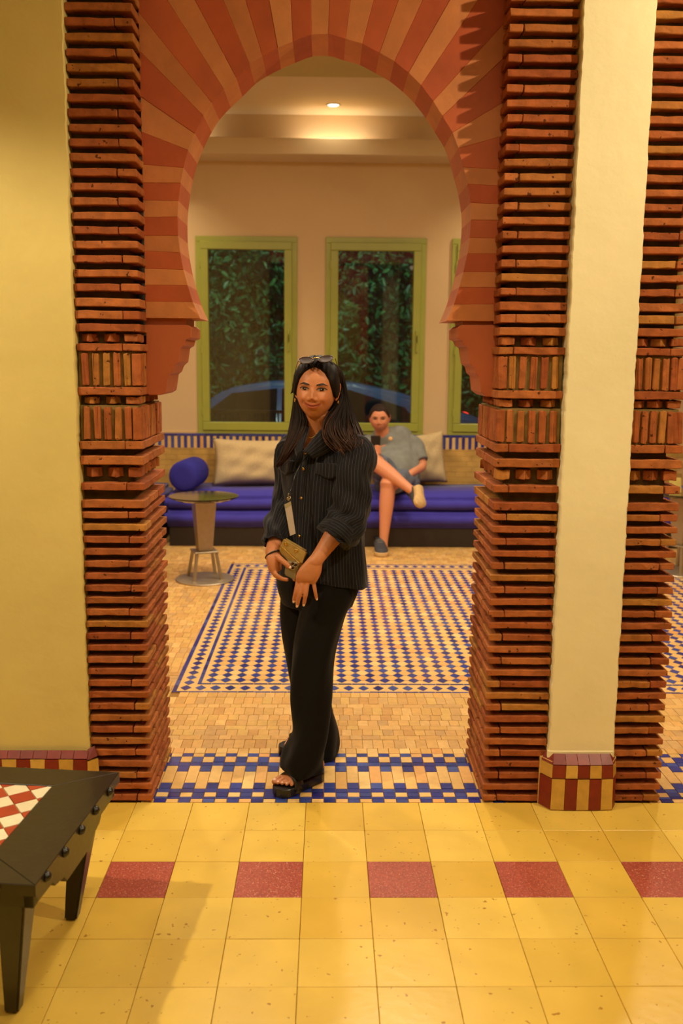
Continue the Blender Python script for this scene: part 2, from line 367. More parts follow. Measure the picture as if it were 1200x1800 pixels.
def pillar(x0, x1, side, label, depth=.42, zmax=3.28, jamb=True):
    "side = +1: the free corner is at x1, -1: at x0"
    t = empty('brick_pillar', ((x0+x1)/2, .2, 0), label, 'pillar')
    P = Vector((-(x0+x1)/2, -.2, 0))
    e = empty  # noqa
    def bk(a0, a1, y0, y1, z0, z1, **k):
        o = brick(t, a0, a1, y0, y1, z0, z1, **k); o.location += P; return o
    m0, m1 = (x0+.002, x1-.040) if side > 0 else (x0+.040, x1-.002)
    core = bmesh.new(); bbox(core, m0, m1, .042, depth-.01, 0, zmax)
    o = put('mortar_core', b2m('mortar_core', core, M_mortar), t); o.location = P
    xe = x1 if side > 0 else x0
    def X(a, b):   # distances measured from the free corner inward
        return (xe-b, xe-a) if side > 0 else (xe+a, xe+b)
    W = x1-x0; par = 0
    for (z0, z1, kd) in ZC:
        if z1 > zmax: continue
        deep = jamb and z1 < 1.66   # below the corbels the jamb face is open to the room
        if z1 < 1.43 and jamb: deep = True
        dj = rs.uniform(-.004, .004)
        if kd == 'c':
            par ^= 1
            if par:
                a, b = X(dj*.5, W-.002); bk(a, b, 0+dj*.3, .10, z0, z1)
                if jamb:
                    a, b = X(dj*.5+.001, .1)
                    cuts = rs.choice(((.102, .262, .418), (.102, .20, .418), (.102, .33, .418)))
                    for c0, c1 in zip(cuts, cuts[1:]):
                        if not deep and c0 > .12: continue
                        bk(a, b, c0+.001, c1-.002, z0, z1, along='y')
            else:
                c = .055 if side > 0 else .048
                c += rs.uniform(-.006, .006)
                a, b = X(dj*.5, c); bk(a, b, dj*.3, .155 if jamb else .1, z0, z1, along='y' if jamb else 'x')
                a, b = X(c+.003, W-.002); bk(a, b, -dj*.3, .10, z0, z1)
                if jamb and deep:
                    a, b = X(dj*.5+.001, .1); c1 = rs.choice((.28, .418))
                    bk(a, b, .158, c1-.002, z0, z1, along='y')
                    if c1 < .4: bk(a, b, c1, .418, z0, z1, along='y')
        elif kd == 's':
            h = z1-z0; n = 6; w_ = .022; pit = (W-.006)/n
            bmm = bmesh.new(); a, b = X(.016, W-.004); bbox(bmm, a, b, .016, .12 if not deep else depth-.012, z0-.004, z1+.004); o = put('mortar_bed', b2m('mortar_bed', bmm, M_mortar2), t); o.location = P
            for k in range(n):
                a, b = X(k*pit+.002, k*pit+.002+(w_ if k else .03))
                bk(a, b, .004+rs.uniform(-.002, .002), .06, z0+rs.uniform(0, .004), z1-rs.uniform(0, .004), name='soldier_brick', ry=rs.uniform(-.02, .02))
            if deep:
                y = .064
                while y < .40:
                    a, b = X(.002+rs.uniform(0, .002), .06); bk(a, b, y, y+.022, z0, z1, name='soldier_brick', along='x'); y += .031
            elif jamb:
                a, b = X(.002, .06); bk(a, b, .064, .086, z0, z1, name='soldier_brick'); bk(a, b, .094, .114, z0, z1, name='soldier_brick')
        else:
            n = 3; pit = W/n
            for k in range(n):
                a, b = X(k*pit+.012, k*pit+.012+.038)
                if k == 0: a, b = X(.010, .055); bk(a, b, .012, .07, z0+.001, z1-.001, name='dentil_brick')
                else: bk(a, b, .018, .056, z0+.001, z1-.001, name='dentil_brick', rz=math.pi/4)
            if deep:
                for y in (.12, .20, .28, .36): a, b = X(.018, .056); bk(a, b, y-.019, y+.019, z0+.001, z1-.001, name='dentil_brick', rz=math.pi/4)
    return t
pl1 = pillar(-.757, -.545, +1, 'thin-brick pillar carrying the left foot of the horseshoe arch, beside the yellow wall')
pl2 = pillar(.630, .852, -1, 'thin-brick pillar carrying the right foot of the horseshoe arch, left of the cream plaster strip')
pl3 = pillar(1.080, 1.262, +1, 'thin-brick pillar at the right edge, right of the cream plaster strip')

# ---------------------------------------------------------------- plaster walls
def rough_strip(name, x0, x1, y0, y1, z0, z1, m, jl=0, jr=0, parent=None, step=.012):
    "plaster slab whose left / right front edges wander by a few mm"
    n = int((z1-z0)/step); vs = []; fs = []
    def wob(j, k): return j*(math.sin(k*.31)+.6*math.sin(k*1.3+1)+rs.uniform(-1, 1)*.8)*.35
    for k in range(n+1):
        z = z0+(z1-z0)*k/n; a = x0+wob(jl, k); b = x1+wob(jr, k+50)
        vs += [(a, y1, z), (a+wob(jl*.3, k), y0+.004, z), (a+.004, y0, z), (b-.004, y0, z), (b, y0+.004, z), (b, y1, z)]
    for k in range(n):
        for c in range(5): i = k*6+c; fs.append((i, i+1, i+7, i+6))
    fs.append((0, 5, 4, 3, 2, 1)); e = n*6; fs.append((e, e+1, e+2, e+3, e+4, e+5))
    return put(name, mesh(name, vs, fs, m), parent)
wl = rough_strip('wall_left', -4, -.757, -.012, .42, 0, 3.3, M_plL, 0, .0035); tag(wl, kind='structure')
cs = rough_strip('plaster_column', .852, 1.080, -.028, .40, 0, 3.3, M_plC, .003, .0035)
tag(cs, 'cream plaster column strip between two thin-brick pillars', 'column')
box('wall_right', None, 3.6, 4.6, 0, .42, 0, 3.3, M_plL)['kind'] = 'structure'
box('wall_near_left', None, -4.1, -4, -4.6, .42, 0, 3.3, M_plL)['kind'] = 'structure'
box('wall_near_right', None, 4.6, 4.7, -4.6, 5.6, 0, 4.0, M_plL)['kind'] = 'structure'
box('wall_back', None, -4.1, 4.7, -4.7, -4.6, 0, 3.3, M_plL)['kind'] = 'structure'
box('wall_above_arch', None, -.757, 3.6, .12, .42, 2.9, 3.7, M_ter)['kind'] = 'structure'
# far room shell
box('wall_far_left', None, -2.7, -2.6, .42, 5.6, 0, 3.8, M_room)['kind'] = 'structure'
box('ceiling_near_soffit', None, -2.6, 4.6, .42, 4.02, 3.55, 3.70, pm('olive_ceiling', [rgb(176,160,104)], .8, 2, .04))['kind'] = 'structure'
box('ceiling_far', None, -2.6, 4.6, 4.02, 5.6, 3.65, 3.75, M_ceil)['kind'] = 'structure'
box('trim_1', None, -2.6, 4.6, 5.18, 5.32, 3.258, 3.39, M_ceil, .004)['kind'] = 'structure'
box('trim_2', None, -2.6, 4.6, 5.32, 5.5, 3.258, 3.30, M_ceil)['kind'] = 'structure'
# window wall with real openings
WX = [(-1.105, -.205), (.048, .944), (1.170, 2.06), (2.31, 3.2)]
ZS, ZT = .888, 2.622
bm = bmesh.new(); edges = [-2.6]+[v for p in WX for v in p]+[4.6]
for k in range(0, len(edges), 2): bbox(bm, edges[k], edges[k+1], 5.5, 5.68, .75, ZT)
bbox(bm, -2.6, 4.6, 5.5, 5.68, 0, ZS); bbox(bm, -2.6, 4.6, 5.5, 5.68, ZT, 3.75)
wf = put('wall_far', b2m('wall_far', bm, M_room)); tag(wf, kind='structure')
# tiled dado: tan bejmat below a blue and tan border
bm = bmesh.new(); bbox(bm, -2.6, 4.6, 5.482, 5.5, 0, .885); put('dado_bed', b2m('dado_bed', bm, M_ztan), wf)
mb = boxmesh('dado_bar', (.027, .008, .108), M_zblue, .001); mt = boxmesh('dado_bar', (.027, .008, .108), M_ztan, .001); ml = boxmesh('dado_cap_tile', (.116, .010, .022), M_zblue, .001)
x = -1.75; k = 0
while x < 3.3:
    put('dado_bar', mb if k % 2 == 0 else mt, wf, loc=(x, 5.479, .803)); x += .0295; k += 1
x = -1.7
while x < 3.3: put('dado_cap_tile', ml, wf, loc=(x, 5.478, .871)); x += .118
ps = []; z = .40; r = 0
bm = bmesh.new()
while z < .74:
    x = -1.75+(r % 2)*.05
    while x < 3.3: bbox(bm, x+.001, x+.099, 5.476+rs.uniform(0, .001), 5.484, z+.001, z+.047); x += .1
    z += .048; r += 1
tag(put('dado_tiles', b2m('dado_tiles', bm, pm('dado_bejmat', [rgb(206,164,84)], .4, 9, .3, .0006, 40)), wf), kind='stuff')

# windows
for n, (x0, x1) in enumerate(WX):
    t = empty('window_%d' % (n+1), (x0, 5.5, ZS), kind='structure'); t['label'] = 'green framed window'
    P = Vector((-x0, -5.5, -ZS))
    def wb(name, rects, y0, y1, m, bev=.003, par=t):
        bm = bmesh.new()
        for r in rects: bbox(bm, r[0]-x0, r[1]-x0, y0-5.5, y1-5.5, r[2]-ZS, r[3]-ZS, bev)
        return put(name, b2m(name, bm, m), par)
    a, b, c, d = x0, x1, ZS-.022, ZT
    wb('window_frame', [(a, b, d-.05, d), (a, b, c, c+.05), (a, a+.05, c+.05, d-.05), (b-.05, b, c+.05, d-.05)], 5.478, 5.56, M_green)
    a, b, c, d = a+.045, b-.045, c+.045, d-.045
    s = wb('sash', [(a, b, d-.068, d), (a, b, c, c+.075), (a, a+.068, c+.075, d-.068), (b-.068, b, c+.075, d-.068)], 5.462, 5.53, M_green, .005)
    wb('pane', [(a+.06, b-.06, c+.07, d-.06)], 5.500, 5.506, M_glass, 0)
    hx = b-.030
    h = wb('handle', [(hx-.010, hx+.010, 1.70, 1.82), (hx-.008, hx+.008, 1.62, 1.775)], 5.440, 5.462, M_green, .004)
    for hz in (1.05, 1.6, 2.35): wb('hinge', [(x0+.036, x0+.050, hz, hz+.07)], 5.462, 5.478, M_green, .003)
# ceiling downlights of the far room
for k, (x, y, lab) in enumerate([(.105, 5.16, 'small round recessed downlight glowing in the far ceiling')]):
    t = empty('downlight', (x, y, 3.65), lab, 'light')
    put('bezel', revolve([(.050, .002), (.062, .0), (.062, -.006), (.050, -.008), (.046, .0)], 32, 'bezel', M_steel, cap=False), t)
    put('lamp', revolve([(.046, -.001), (.04, -.004), (.001, -.006)], 24, 'lamp', M_lamp), t)
    spot((x, y-.02, 3.62), (x, y, 0), 14, 2.4, .7, .03, (1, .80, .52))

# ---------------------------------------------------------------- horseshoe arch
A_L = [((576.6,60),(579.2,0)),((547.3,61),(545.9,0)),((514.4,73),(510.6,0)),((488,84.6),(472.7,0)),((461,98.6),(431.2,0)),((438.5,113.7),(391.9,0)),((415.2,137),(342.3,0)),((393.3,157.5),(293.6,0)),((372,180.8),(233,9)),((357.5,204),(238.7,83)),((342.3,234.8),(241.7,166)),((330.6,264),(244.6,230.4)),((322.5,295),(248,289)),((317.6,321.7),(249,321)),((313.6,353),(251,352)),((312.2,381),(252,382)),((313,414),(252,414)),((316.7,444),(252,441)),((322.5,474),(254,472)),((330,501.7),(254,501)),((339,531),(256,530)),((352,561.5),(258,561.5))]
A_R = [((576.6,60),(579.2,0)),((606.7,68.5),(615.4,0)),((636.4,77),(656.3,0)),((666.5,93),(700,0)),((692.7,108),(742.3,0)),((717.5,128),(790.4,0)),((739.4,150),(840,0)),((760.7,178),(894,32)),((777.3,204),(891,96)),((794.8,233),(889.6,176.5)),((805,261),(888,237.7)),((814,294),(886.7,298)),((821.7,324),(883,326.7)),((826.7,356.7),(881,359)),((827.5,386.7),(880,387)),((825,418),(879,419)),((821.3,446),(878,446)),((814,478),(878,478)),((807,505),(877,505)),((797.5,535),(876,535)),((785,561.7),(876,561.7))]
XL, XR, ZTOP, YA, YB = -.549, .652, 2.92, .12, .345
def ray_box(i, o):
    d = (o-i); ts = []
    if d.x < -1e-6: ts.append((XL-i.x)/d.x)
    if d.x > 1e-6: ts.append((XR-i.x)/d.x)
    if d.y > 1e-6: ts.append((ZTOP-i.y)/d.y)
    t = min(t for t in ts if t > 0); return i+d*t
arch = empty('horseshoe_arch', (.05, .23, 1.69), 'striped terracotta plaster horseshoe arch framing the doorway', 'arch')
AP = Vector((-.05, -.23, -1.69))
bm = bmesh.new()
for side, A in ((-1, A_L), (1, A_R)):
    ip = [Vector((on('y', YA, *a[0]).x, on('y', YA, *a[0]).z)) for a in A]
    op = [Vector((on('y', YA, *a[1]).x, on('y', YA, *a[1]).z)) for a in A]
    ip[-1].y = 1.688; op[-1].y = 1.688
    n = len(ip)
    def cr(k, t):
        p0, p1, p2, p3 = ip[max(k-1, 0)], ip[k], ip[k+1], ip[min(k+2, n-1)]
        if k == 0: p0 = Vector((2*p1.x-p2.x, p2.y))
        return .5*((2*p1)+(p2-p0)*t+(2*p0-5*p1+4*p2-p3)*t*t+(3*p1-p0-3*p2+p3)*t**3)
    for k in range(n-1):
        o0, o1 = ray_box(ip[k], op[k]), ray_box(ip[k+1], op[k+1])
        inner = [cr(k, t) for t in (0, .25, .5, .75)]+[ip[k+1]]
        outer = [o1]
        if abs(o0.y-ZTOP) < 1e-4 and abs(o1.y-ZTOP) > 1e-4: outer.append(Vector((o1.x, ZTOP)))
        outer.append(o0)
        poly = [(p.x, p.y) for p in inner+outer]
        if side < 0: poly = poly[::-1]
        dy = rs.uniform(-.0012, .0012)
        light = (k % 2 == 0) if side < 0 else (k % 2 == 1)
        me = prism([(p[0]+AP.x, p[1]+AP.z) for p in poly], YA+dy+AP.y, YB+AP.y, 'voussoir', M_terl if light else M_ter, .0012)
        o = put('pale_voussoir' if light else 'voussoir', me, arch)
# corbels under the arch feet: stepped profile
def corbel(pts, mir, label):
    w = [(on('y', YA+.03, *p).x, on('y', YA+.03, *p).z) for p in pts]
    t = empty('stepped_corbel', (w[0][0], .23, 1.43), label, 'corbel', )
    P = Vector((-w[0][0], -.23, -1.43))
    bm = bmesh.new()
    a = [bm.verts.new((p[0]+P.x, YA+.004+P.y, p[1]+P.z)) for p in w]; b = [bm.verts.new((p[0]+P.x, YB+.01+P.y, p[1]+P.z)) for p in w]
    f1 = bm.faces.new(a); f2 = bm.faces.new(b[::-1]); n = len(w)
    for i in range(n): bm.faces.new((a[i], b[i], b[(i+1) % n], a[(i+1) % n]))
    bmesh.ops.bevel(bm, geom=[e for e in bm.edges], offset=.002, segments=1, affect='EDGES')
    put('corbel_body', b2m('corbel_body', bm, M_corb, False), t)
    zz = [q[1] for q in w]; xs = [q[0] for q in w]
    # recessed joint between corbel and arch foot
    a, b2 = min(xs)+(0 if mir < 0 else .02), max(xs)-(.02 if mir < 0 else 0)
    box('corbel_neck', t, a+P.x, b2+P.x, .14+P.y, .34+P.y, 1.664+P.z, 1.690+P.z, M_corb)
    return t
corbel([(259,572),(332,572),(338,576),(338,594),(328,596),(327,607),(318,611),(316,637),(307,643),(304,655),(297,659),(294,689),(285,694),(264,694),(259,690)], -1, 'stepped terracotta corbel under the left foot of the arch')
corbel([(875,572),(808,572),(802,577),(802,595),(811,598),(813,607),(821,610),(824,640),(832,645),(834,657),(841,662),(843,689),(853,697),(868,697),(875,692)], 1, 'stepped terracotta corbel under the right foot of the arch')

# ---------------------------------------------------------------- tiled base of the column and skirting of the left wall
def quad_tile(parent, name, c4, m, th=.008, lab=None):
    "tile from four corner points (counterclockwise seen from the front), thickened backwards"
    c = [Vector(p) for p in c4]; ctr = sum(c, Vector())/4
    nrm = (c[1]-c[0]).cross(c[3]-c[0]).normalized()
    c = [ctr+(p-ctr)*.965 if (p-ctr).length < .04 else p-(p-ctr).normalized()*.0014 for p in c]
    vs = [p for p in c]+[p-nrm*th for p in c]
    me = mesh(name, [v-ctr for v in vs], [(0, 1, 2, 3), (7, 6, 5, 4), (0, 4, 5, 1), (1, 5, 6, 2), (2, 6, 7, 3), (3, 7, 4, 0)], m)
    o = put(name, me, parent, loc=ctr)
    if parent.location.length: o.location -= parent.location
    return o
base = empty('tiled_column_base', (.965, -.03, 0), 'oxblood and mustard glazed tile base at the foot of the cream column', 'tile base')
xs = [.846, .898, .935, .972, 1.009, 1.046, 1.090]
path = [(.826, -.004), (.862, -.062), (.903, -.066), (.946, -.067), (.989, -.067), (1.030, -.066), (1.070, -.062), (1.094, -.008)]
path = [(.824, -.010), (.856, -.060), (.903, -.064), (.946, -.065), (.989, -.065), (1.032, -.064), (1.074, -.060), (1.096, -.020)]
pin = [(.846, -.004), (.866, -.030), (.906, -.034), (.947, -.034), (.988, -.034), (1.029, -.034), (1.064, -.032), (1.080, -.006)]
bm = bmesh.new(); n = len(path)
lo = [bm.verts.new((p[0]-.965, p[1]+.03+.006, 0)) for p in path]+[bm.verts.new((1.09-.965, .10, 0)), bm.verts.new((.83-.965, .10, 0))]
hi = [bm.verts.new((v.co.x*.985, v.co.y+(.004 if v.co.y < .05 else 0), .178)) for v in lo]
bm.faces.new(hi); bm.faces.new(lo[::-1])
for i in range(len(lo)): j = (i+1) % len(lo); bm.faces.new((lo[i], lo[j], hi[j], hi[i]))
put('base_bed', b2m('base_bed', bm, M_grout), base)
mk = lambda p, z, k=1: Vector((.96+(p[0]-.96)*k, -.03+(p[1]+.03)*k, z))
for i in range(n-1):
    a, b = path[i], path[i+1]; pa, pb = pin[i], pin[i+1]
    even = i % 2 == 0
    quad_tile(base, 'skirting_tile', [mk(a, .003), mk(b, .003), mk(b, .118, .985), mk(a, .118, .985)], M_ztop if even else M_zyel)
    quad_tile(base, 'skirting_tile', [mk(a, .120, .985), mk(b, .120, .985), mk(b, .168, .97), mk(a, .168, .97)], M_zyel if even else M_ztop)
    quad_tile(base, 'cap_tile', [mk(a, .170, .97), mk(b, .170, .97), Vector((pb[0], pb[1], .200)), Vector((pa[0], pa[1], .200))], M_ztop)
bm = bmesh.new(); bbox(bm, .846-.965, 1.082-.965, -.030+.03, .02, .17, .212, .006); put('plaster_collar', b2m('plaster_collar', bm, M_plC), base)

sk = empty('baseboard_left', (-.76, -.01, 0), kind='structure'); sk['label'] = 'oxblood and mustard tile skirting'
bm = bmesh.new(); bbox(bm, -2.1+.76, 0.0, -.034, .01, 0, .178); put('skirting_bed', b2m('skirting_bed', bm, M_grout), sk)
x = -.757; k = 0
while x > -1.95:
    x2 = x-.049
    q = [(.003, .050), (.052, .165)]
    quad_tile(sk, 'skirting_tile', [(x2, -.052, .003), (x, -.052, .003), (x, -.048, .112), (x2, -.048, .112)], M_zyel if k % 2 == 0 else M_ztop)
    quad_tile(sk, 'skirting_tile', [(x2, -.048, .114), (x, -.048, .114), (x, -.044, .180), (x2, -.044, .180)], M_ztop if k % 2 == 0 else M_zyel)
    x = x2; k += 1
x = -.757; k = 0
while x > -1.95:
    x2 = x-rs.choice((.044, .036, .048)); quad_tile(sk, 'cap_tile', [(x2, -.044, .182), (x, -.044, .182), (x, -.026, .206), (x2, -.026, .206)], M_ztop); x = x2
# corner return towards the brick
quad_tile(sk, 'skirting_tile', [(-.757, -.048, .114), (-.722, -.020, .114), (-.726, -.014, .172), (-.757, -.044, .172)], M_zyel)
quad_tile(sk, 'skirting_tile', [(-.757, -.052, .003), (-.718, -.022, .003), (-.722, -.020, .112), (-.757, -.048, .112)], M_ztop)
quad_tile(sk, 'cap_tile', [(-.757, -.044, .176), (-.728, -.016, .180), (-.740, -.004, .214), (-.760, -.016, .206)], M_ztop)
# ================================================================ FURNITURE
# ---- low black table with a mosaic inlay
TR = math.radians(5.9)
ang = TR
# table axes: side edge runs from the far right corner toward the camera
h = .39; FR = on('z', h, 210, 1357); side = Vector((-math.sin(ang), -math.cos(ang), 0)); back = Vector((-math.cos(ang), math.sin(ang), 0))
LS = .59
ctr = FR+side*LS/2+back*LS/2
tb = empty('low_table', (ctr.x, ctr.y, 0), 'low black painted table with red and ivory mosaic inlay, in front of the yellow wall', 'table', rz=math.atan2(-back.y, -back.x))
H2 = LS/2
def tput(name, bm, m, par=tb, smooth=False): return put(name, b2m(name, bm, m, smooth), par)
# top: frame of four mitred boards round a sunken mosaic
ix0, ix1, iy0, iy1 = -H2+.15, H2-.155, -H2+.12, H2-.105
def board(name, p):
    bm = bmesh.new(); a = [bm.verts.new((q[0], q[1], .372 if 0 else .362)) for q in p]; b = [bm.verts.new((q[0], q[1], h)) for q in p]
    bm.faces.new(a[::-1]); f = bm.faces.new(b)
    for i in range(4): bm.faces.new((a[i], a[(i+1) % 4], b[(i+1) % 4], b[i]))
    bmesh.ops.bevel(bm, geom=list(f.edges), offset=.0015, segments=1, affect='EDGES'); return tput(name, bm, M_black)
board('table_board', [(-H2, H2), (ix0, iy1), (ix1, iy1), (H2, H2)][::-1]); board('table_board', [(-H2, -H2), (H2, -H2), (ix1, iy0), (ix0, iy0)][::-1])
board('table_board', [(H2, -H2), (H2, H2), (ix1, iy1), (ix1, iy0)][::-1] if 0 else [(ix1, iy0), (ix1, iy1), (H2, H2), (H2, -H2)][::-1]); board('table_board', [(-H2, -H2), (-H2, H2), (ix0, iy1), (ix0, iy0)][::-1])
bm = bmesh.new(); bbox(bm, ix0, ix1, iy0, iy1, .365, .3835); tput('inlay_bed', bm, M_grout)
# mosaic: chequer turned by 20 degrees, clipped to the frame
def clip(poly, x0, x1, y0, y1):
    for ax, v, s in ((0, x0, 1), (0, x1, -1), (1, y0, 1), (1, y1, -1)):
        out = []
        for i in range(len(poly)):
            p, q = poly[i], poly[(i+1) % len(poly)]; dp, dq = (p[ax]-v)*s, (q[ax]-v)*s
            if dp >= 0: out.append(p)
            if dp*dq < 0: t = dp/(dp-dq); out.append((p[0]+(q[0]-p[0])*t, p[1]+(q[1]-p[1])*t))
        poly = out
        if len(poly) < 3: return None
    return poly
ts = .058; ca, sa = math.cos(math.radians(39)), math.sin(math.radians(39))
for i in range(-8, 9):
    for j in range(-8, 9):
        g = .0014
        q = [(i*ts+g, j*ts+g), ((i+1)*ts-g, j*ts+g), ((i+1)*ts-g, (j+1)*ts-g), (i*ts+g, (j+1)*ts-g)]
        q = [(ca*x-sa*y+ix1-.05, sa*x+ca*y+iy1-.03) for x, y in q]
        q = clip(q, ix0+.002, ix1-.002, iy0+.002, iy1-.002)
        if not q: continue
        ar = abs(sum(q[k][0]*q[(k+1) % len(q)][1]-q[(k+1) % len(q)][0]*q[k][1] for k in range(len(q))))/2
        if ar < 4e-5: continue
        n = len(q); dz = rs.uniform(-.0004, .0004); red = (i % 2 == 0 and j % 2 == 0) or (i % 2 and j % 2)
        cx = sum(p[0] for p in q)/n; cy = sum(p[1] for p in q)/n
        me = mesh('inlay_tile', [(p[0]-cx, p[1]-cy, .0025) for p in q]+[(p[0]-cx, p[1]-cy, -.004) for p in q], [tuple(range(n))]+[(k, n+k, n+(k+1) % n, (k+1) % n) for k in range(n)], M_tred if red else M_twhite)
        put('red_inlay_tile' if red else 'inlay_tile', me, tb, loc=(cx, cy, .3855+dz))
# aprons with a stepped lower edge, studs and splayed tapered legs
def apron(rz, name='apron'):
    w2 = H2-.012; st = [(-w2, .362), (w2, .362), (w2, .325), (.17, .325), (.155, .305), (.10, .298), (.085, .275), (-.085, .275), (-.10, .298), (-.155, .305), (-.17, .325), (-w2, .325)]
    me = prism(st, -w2-.0, -w2+.022, name, M_black, .002); o = put(name, me, tb, rot=(0, 0, rz)); return o
for k in range(4): apron(k*math.pi/2)
sm = revolve([(.0125, 0), (.0125, .003), (.0108, .008), (.006, .0122), (.0005, .0135)], 16, 'stud', M_stud)
for k in range(4):
    for s in (-.235, -.125, -.015, .09, .20):
        if k == 1: pass
        rm_ = Matrix.Rotation(k*math.pi/2, 4, 'Z'); p = rm_ @ Vector((s, -H2-.0, .376))
        o = put('stud', sm, tb, loc=p); d = rm_ @ Vector((0, -1, 0)); o.rotation_euler = d.to_track_quat('Z', 'Y').to_euler()
for sx in (-1, 1):
    for sy in (-1, 1):
        bm = bmesh.new(); tx, ty = sx*(H2-.072), sy*(H2-.066); 
        bx, by = sx*(H2-.112), sy*(H2-(.110 if sy > 0 else .098))
        r = bmesh.ops.create_cube(bm, size=1)
        for v in r['verts']:
            if v.co.z > 0: v.co = Vector((tx+v.co.x*.074, ty+v.co.y*.080, .362))
            else: v.co = Vector((bx+v.co.x*.034, by+v.co.y*.034, .001))
        bmesh.ops.bevel(bm, geom=list(bm.edges), offset=.005, segments=2, affect='EDGES')
        tput('leg', bm, M_black)

# ---- sofa along the far wall
def sofa(x0, x1, y0, y1, label, name='sofa'):
    t = empty(name, ((x0+x1)/2, (y0+y1)/2, 0), label, 'sofa'); P = (-(x0+x1)/2, -(y0+y1)/2)
    def sb(nm, a, b, c, d, e, f, m, bev, seg=4, smooth=True, wav=0):
        bm = bmesh.new(); bbox(bm, a+P[0], b+P[0], c+P[1], d+P[1], e, f)
        bmesh.ops.subdivide_edges(bm, edges=[g for g in bm.edges if abs(g.verts[0].co.x-g.verts[1].co.x) > .5], cuts=24)
        if bev: bmesh.ops.bevel(bm, geom=[g for g in bm.edges if g.calc_face_angle(0) > .5], offset=bev, segments=seg, affect='EDGES')
        if wav:
            for v in bm.verts: v.co.z += wav*math.sin(v.co.x*7)*(.5+.5*math.sin(v.co.x*3.1+1)); v.co.y += wav*.8*math.sin(v.co.x*9+v.co.z*20)
        return put(nm, b2m(nm, bm, m, smooth), t)
    sb('plinth', x0+.04, x1, y0+.03, y1, 0, .165, M_plinth, .004, 1, False)
    sb('mattress', x0, x1, y0, y1, .165, .30, M_blue, .03, 3, True, .003)
    sb('seat_cushion', x0, x1, y0+.015, y1, .284, .435, M_blue, .042, 4, True, .004)
    return t
sofa(-1.285, 3.9, 4.62, 5.47, 'long blue upholstered banquette under the windows with dark plinth')
sofa(-2.45, -1.33, 4.0, 5.46, 'blue banquette in the corner left of the long one, behind the left brick pillar')
# bolster
bo = revolve([(.001, -.0), (.06, -.004), (.105, .0), (.122, .016), (.128, .04), (.130, .25), (.128, .46), (.120, .49), (.06, .50), (.001, .5)], 40, 'bolster', M_bluedk)
o = put('bolster', bo, None, loc=(-1.13, 4.70, .580)); o.rotation_euler = (math.radians(-91), 0, math.radians(-4))
tag(o, 'round blue bolster cushion lying at the left end of the banquette', 'bolster')
# pillows
def pillow(name, w, h, t, loc, rot, label, group=None, n=28, seed=1):
    r_ = random.Random(seed); ph = [r_.uniform(0, 6) for _ in range(8)]
    vs = []; fs = []; idx = {}
    for s in (1, -1):
        for i in range(n+1):
            for j in range(n+1):
                u, v = i/n*2-1, j/n*2-1
                e = (1-u**4)*(1-v**4); e = max(e, 0)**.55
                pin_ = 1-.10*(1-abs(u)**2)*abs(v)**3*1 ; 
                x = u*w/2*(1-.07*(1-v*v)); z = v*h/2*(1-.10*(1-u*u))
                wr = .10*math.sin(6*u+4*v+ph[0])*math.sin(5*v-3*u+ph[1])+.07*math.sin(11*u-7*v+ph[2])
                y = -s*t/2*e*(1+wr)
                key = (i, j, s) if 0 < i < n and 0 < j < n else (i, j, 0)
                if key not in idx: idx[key] = len(vs); vs.append((x, y, z))
    for s in (1, -1):
        for i in range(n):
            for j in range(n):
                q = [idx[(a, b, s) if 0 < a < n and 0 < b < n else (a, b, 0)] for a, b in ((i, j), (i+1, j), (i+1, j+1), (i, j+1))]
                fs.append(tuple(q if s > 0 else q[::-1]))
    o = put(name, mesh(name, vs, fs, M_cush, True), None, loc=loc, rot=rot)
    return tag(o, label, 'cushion', group)
pillow('cushion', .86, .43, .20, (-.52, 5.25, .648), (math.radians(-18), 0, math.radians(2)), 'large beige woven cushion leaning between the blue bolster and the standing woman', seed=3)
pillow('cushion', .48, .47, .17, (.90, 5.35, .675), (math.radians(-8), math.radians(-6), math.radians(-4)), 'beige woven cushion behind the seated man in grey', seed=8)

# ---- round metal side tables
def side_table(x, y, label, ro):
    t = empty('side_table', (x, y, 0), label, 'table', rz=ro)
    put('table_top', revolve([(.001, .578), (.20, .578), (.232, .590), (.245, .597), (.245, .602), (.240, .605), (.001, .605)], 48, 'table_top', M_gtop, False), t)
    bm = bmesh.new()
    r = bmesh.ops.create_cube(bm, size=1)
    for v in r['verts']:
        k = .150 if v.co.z > 0 else .098
        v.co = Vector((v.co.x*k, v.co.y*k, .578 if v.co.z > 0 else .215))
    bmesh.ops.bevel(bm, geom=list(bm.edges), offset=.003, segments=1, affect='EDGES'); put('pedestal', b2m('pedestal', bm, M_metal), t)
    bm = bmesh.new(); bbox(bm, -.085, .085, -.085, .085, .203, .216, .003); put('collar_plate', b2m('collar_plate', bm, M_metal), t)
    for sx in (-1, 1):
        for sy in (-1, 1):
            bm = bmesh.new(); r = bmesh.ops.create_cube(bm, size=1)
            for v in r['verts']:
                if v.co.z > 0: v.co = Vector((sx*.068+v.co.x*.02, sy*.068+v.co.y*.02, .205))
                else: v.co = Vector((sx*.098+v.co.x*.02, sy*.098+v.co.y*.02, .014))
            put('leg', b2m('leg', bm, M_metal), t)
    put('base_disc', revolve([(.001, .0), (.205, .0), (.208, .006), (.204, .012), (.15, .017), (.001, .018)], 48, 'base_disc', M_metal, False), t)
    return t
side_table(-.795, 3.43, 'round side table with dark glass top and tapered steel pedestal, left of the standing woman', math.radians(20))
side_table(2.72, 3.75, 'round side table with dark top partly hidden behind the right-hand brick pillar', math.radians(30))
o = put('menu_card', boxmesh('menu_card', (.10, .006, .11), pm('yellow_card', [rgb(236,214,120)], .5, 20, .1), .001), None, loc=(2.63, 3.70, .662), rot=(math.radians(-8), 0, .3))  # plain pale yellow card colour
tag(o, 'small pale yellow card standing on the side table at the right edge', 'card')

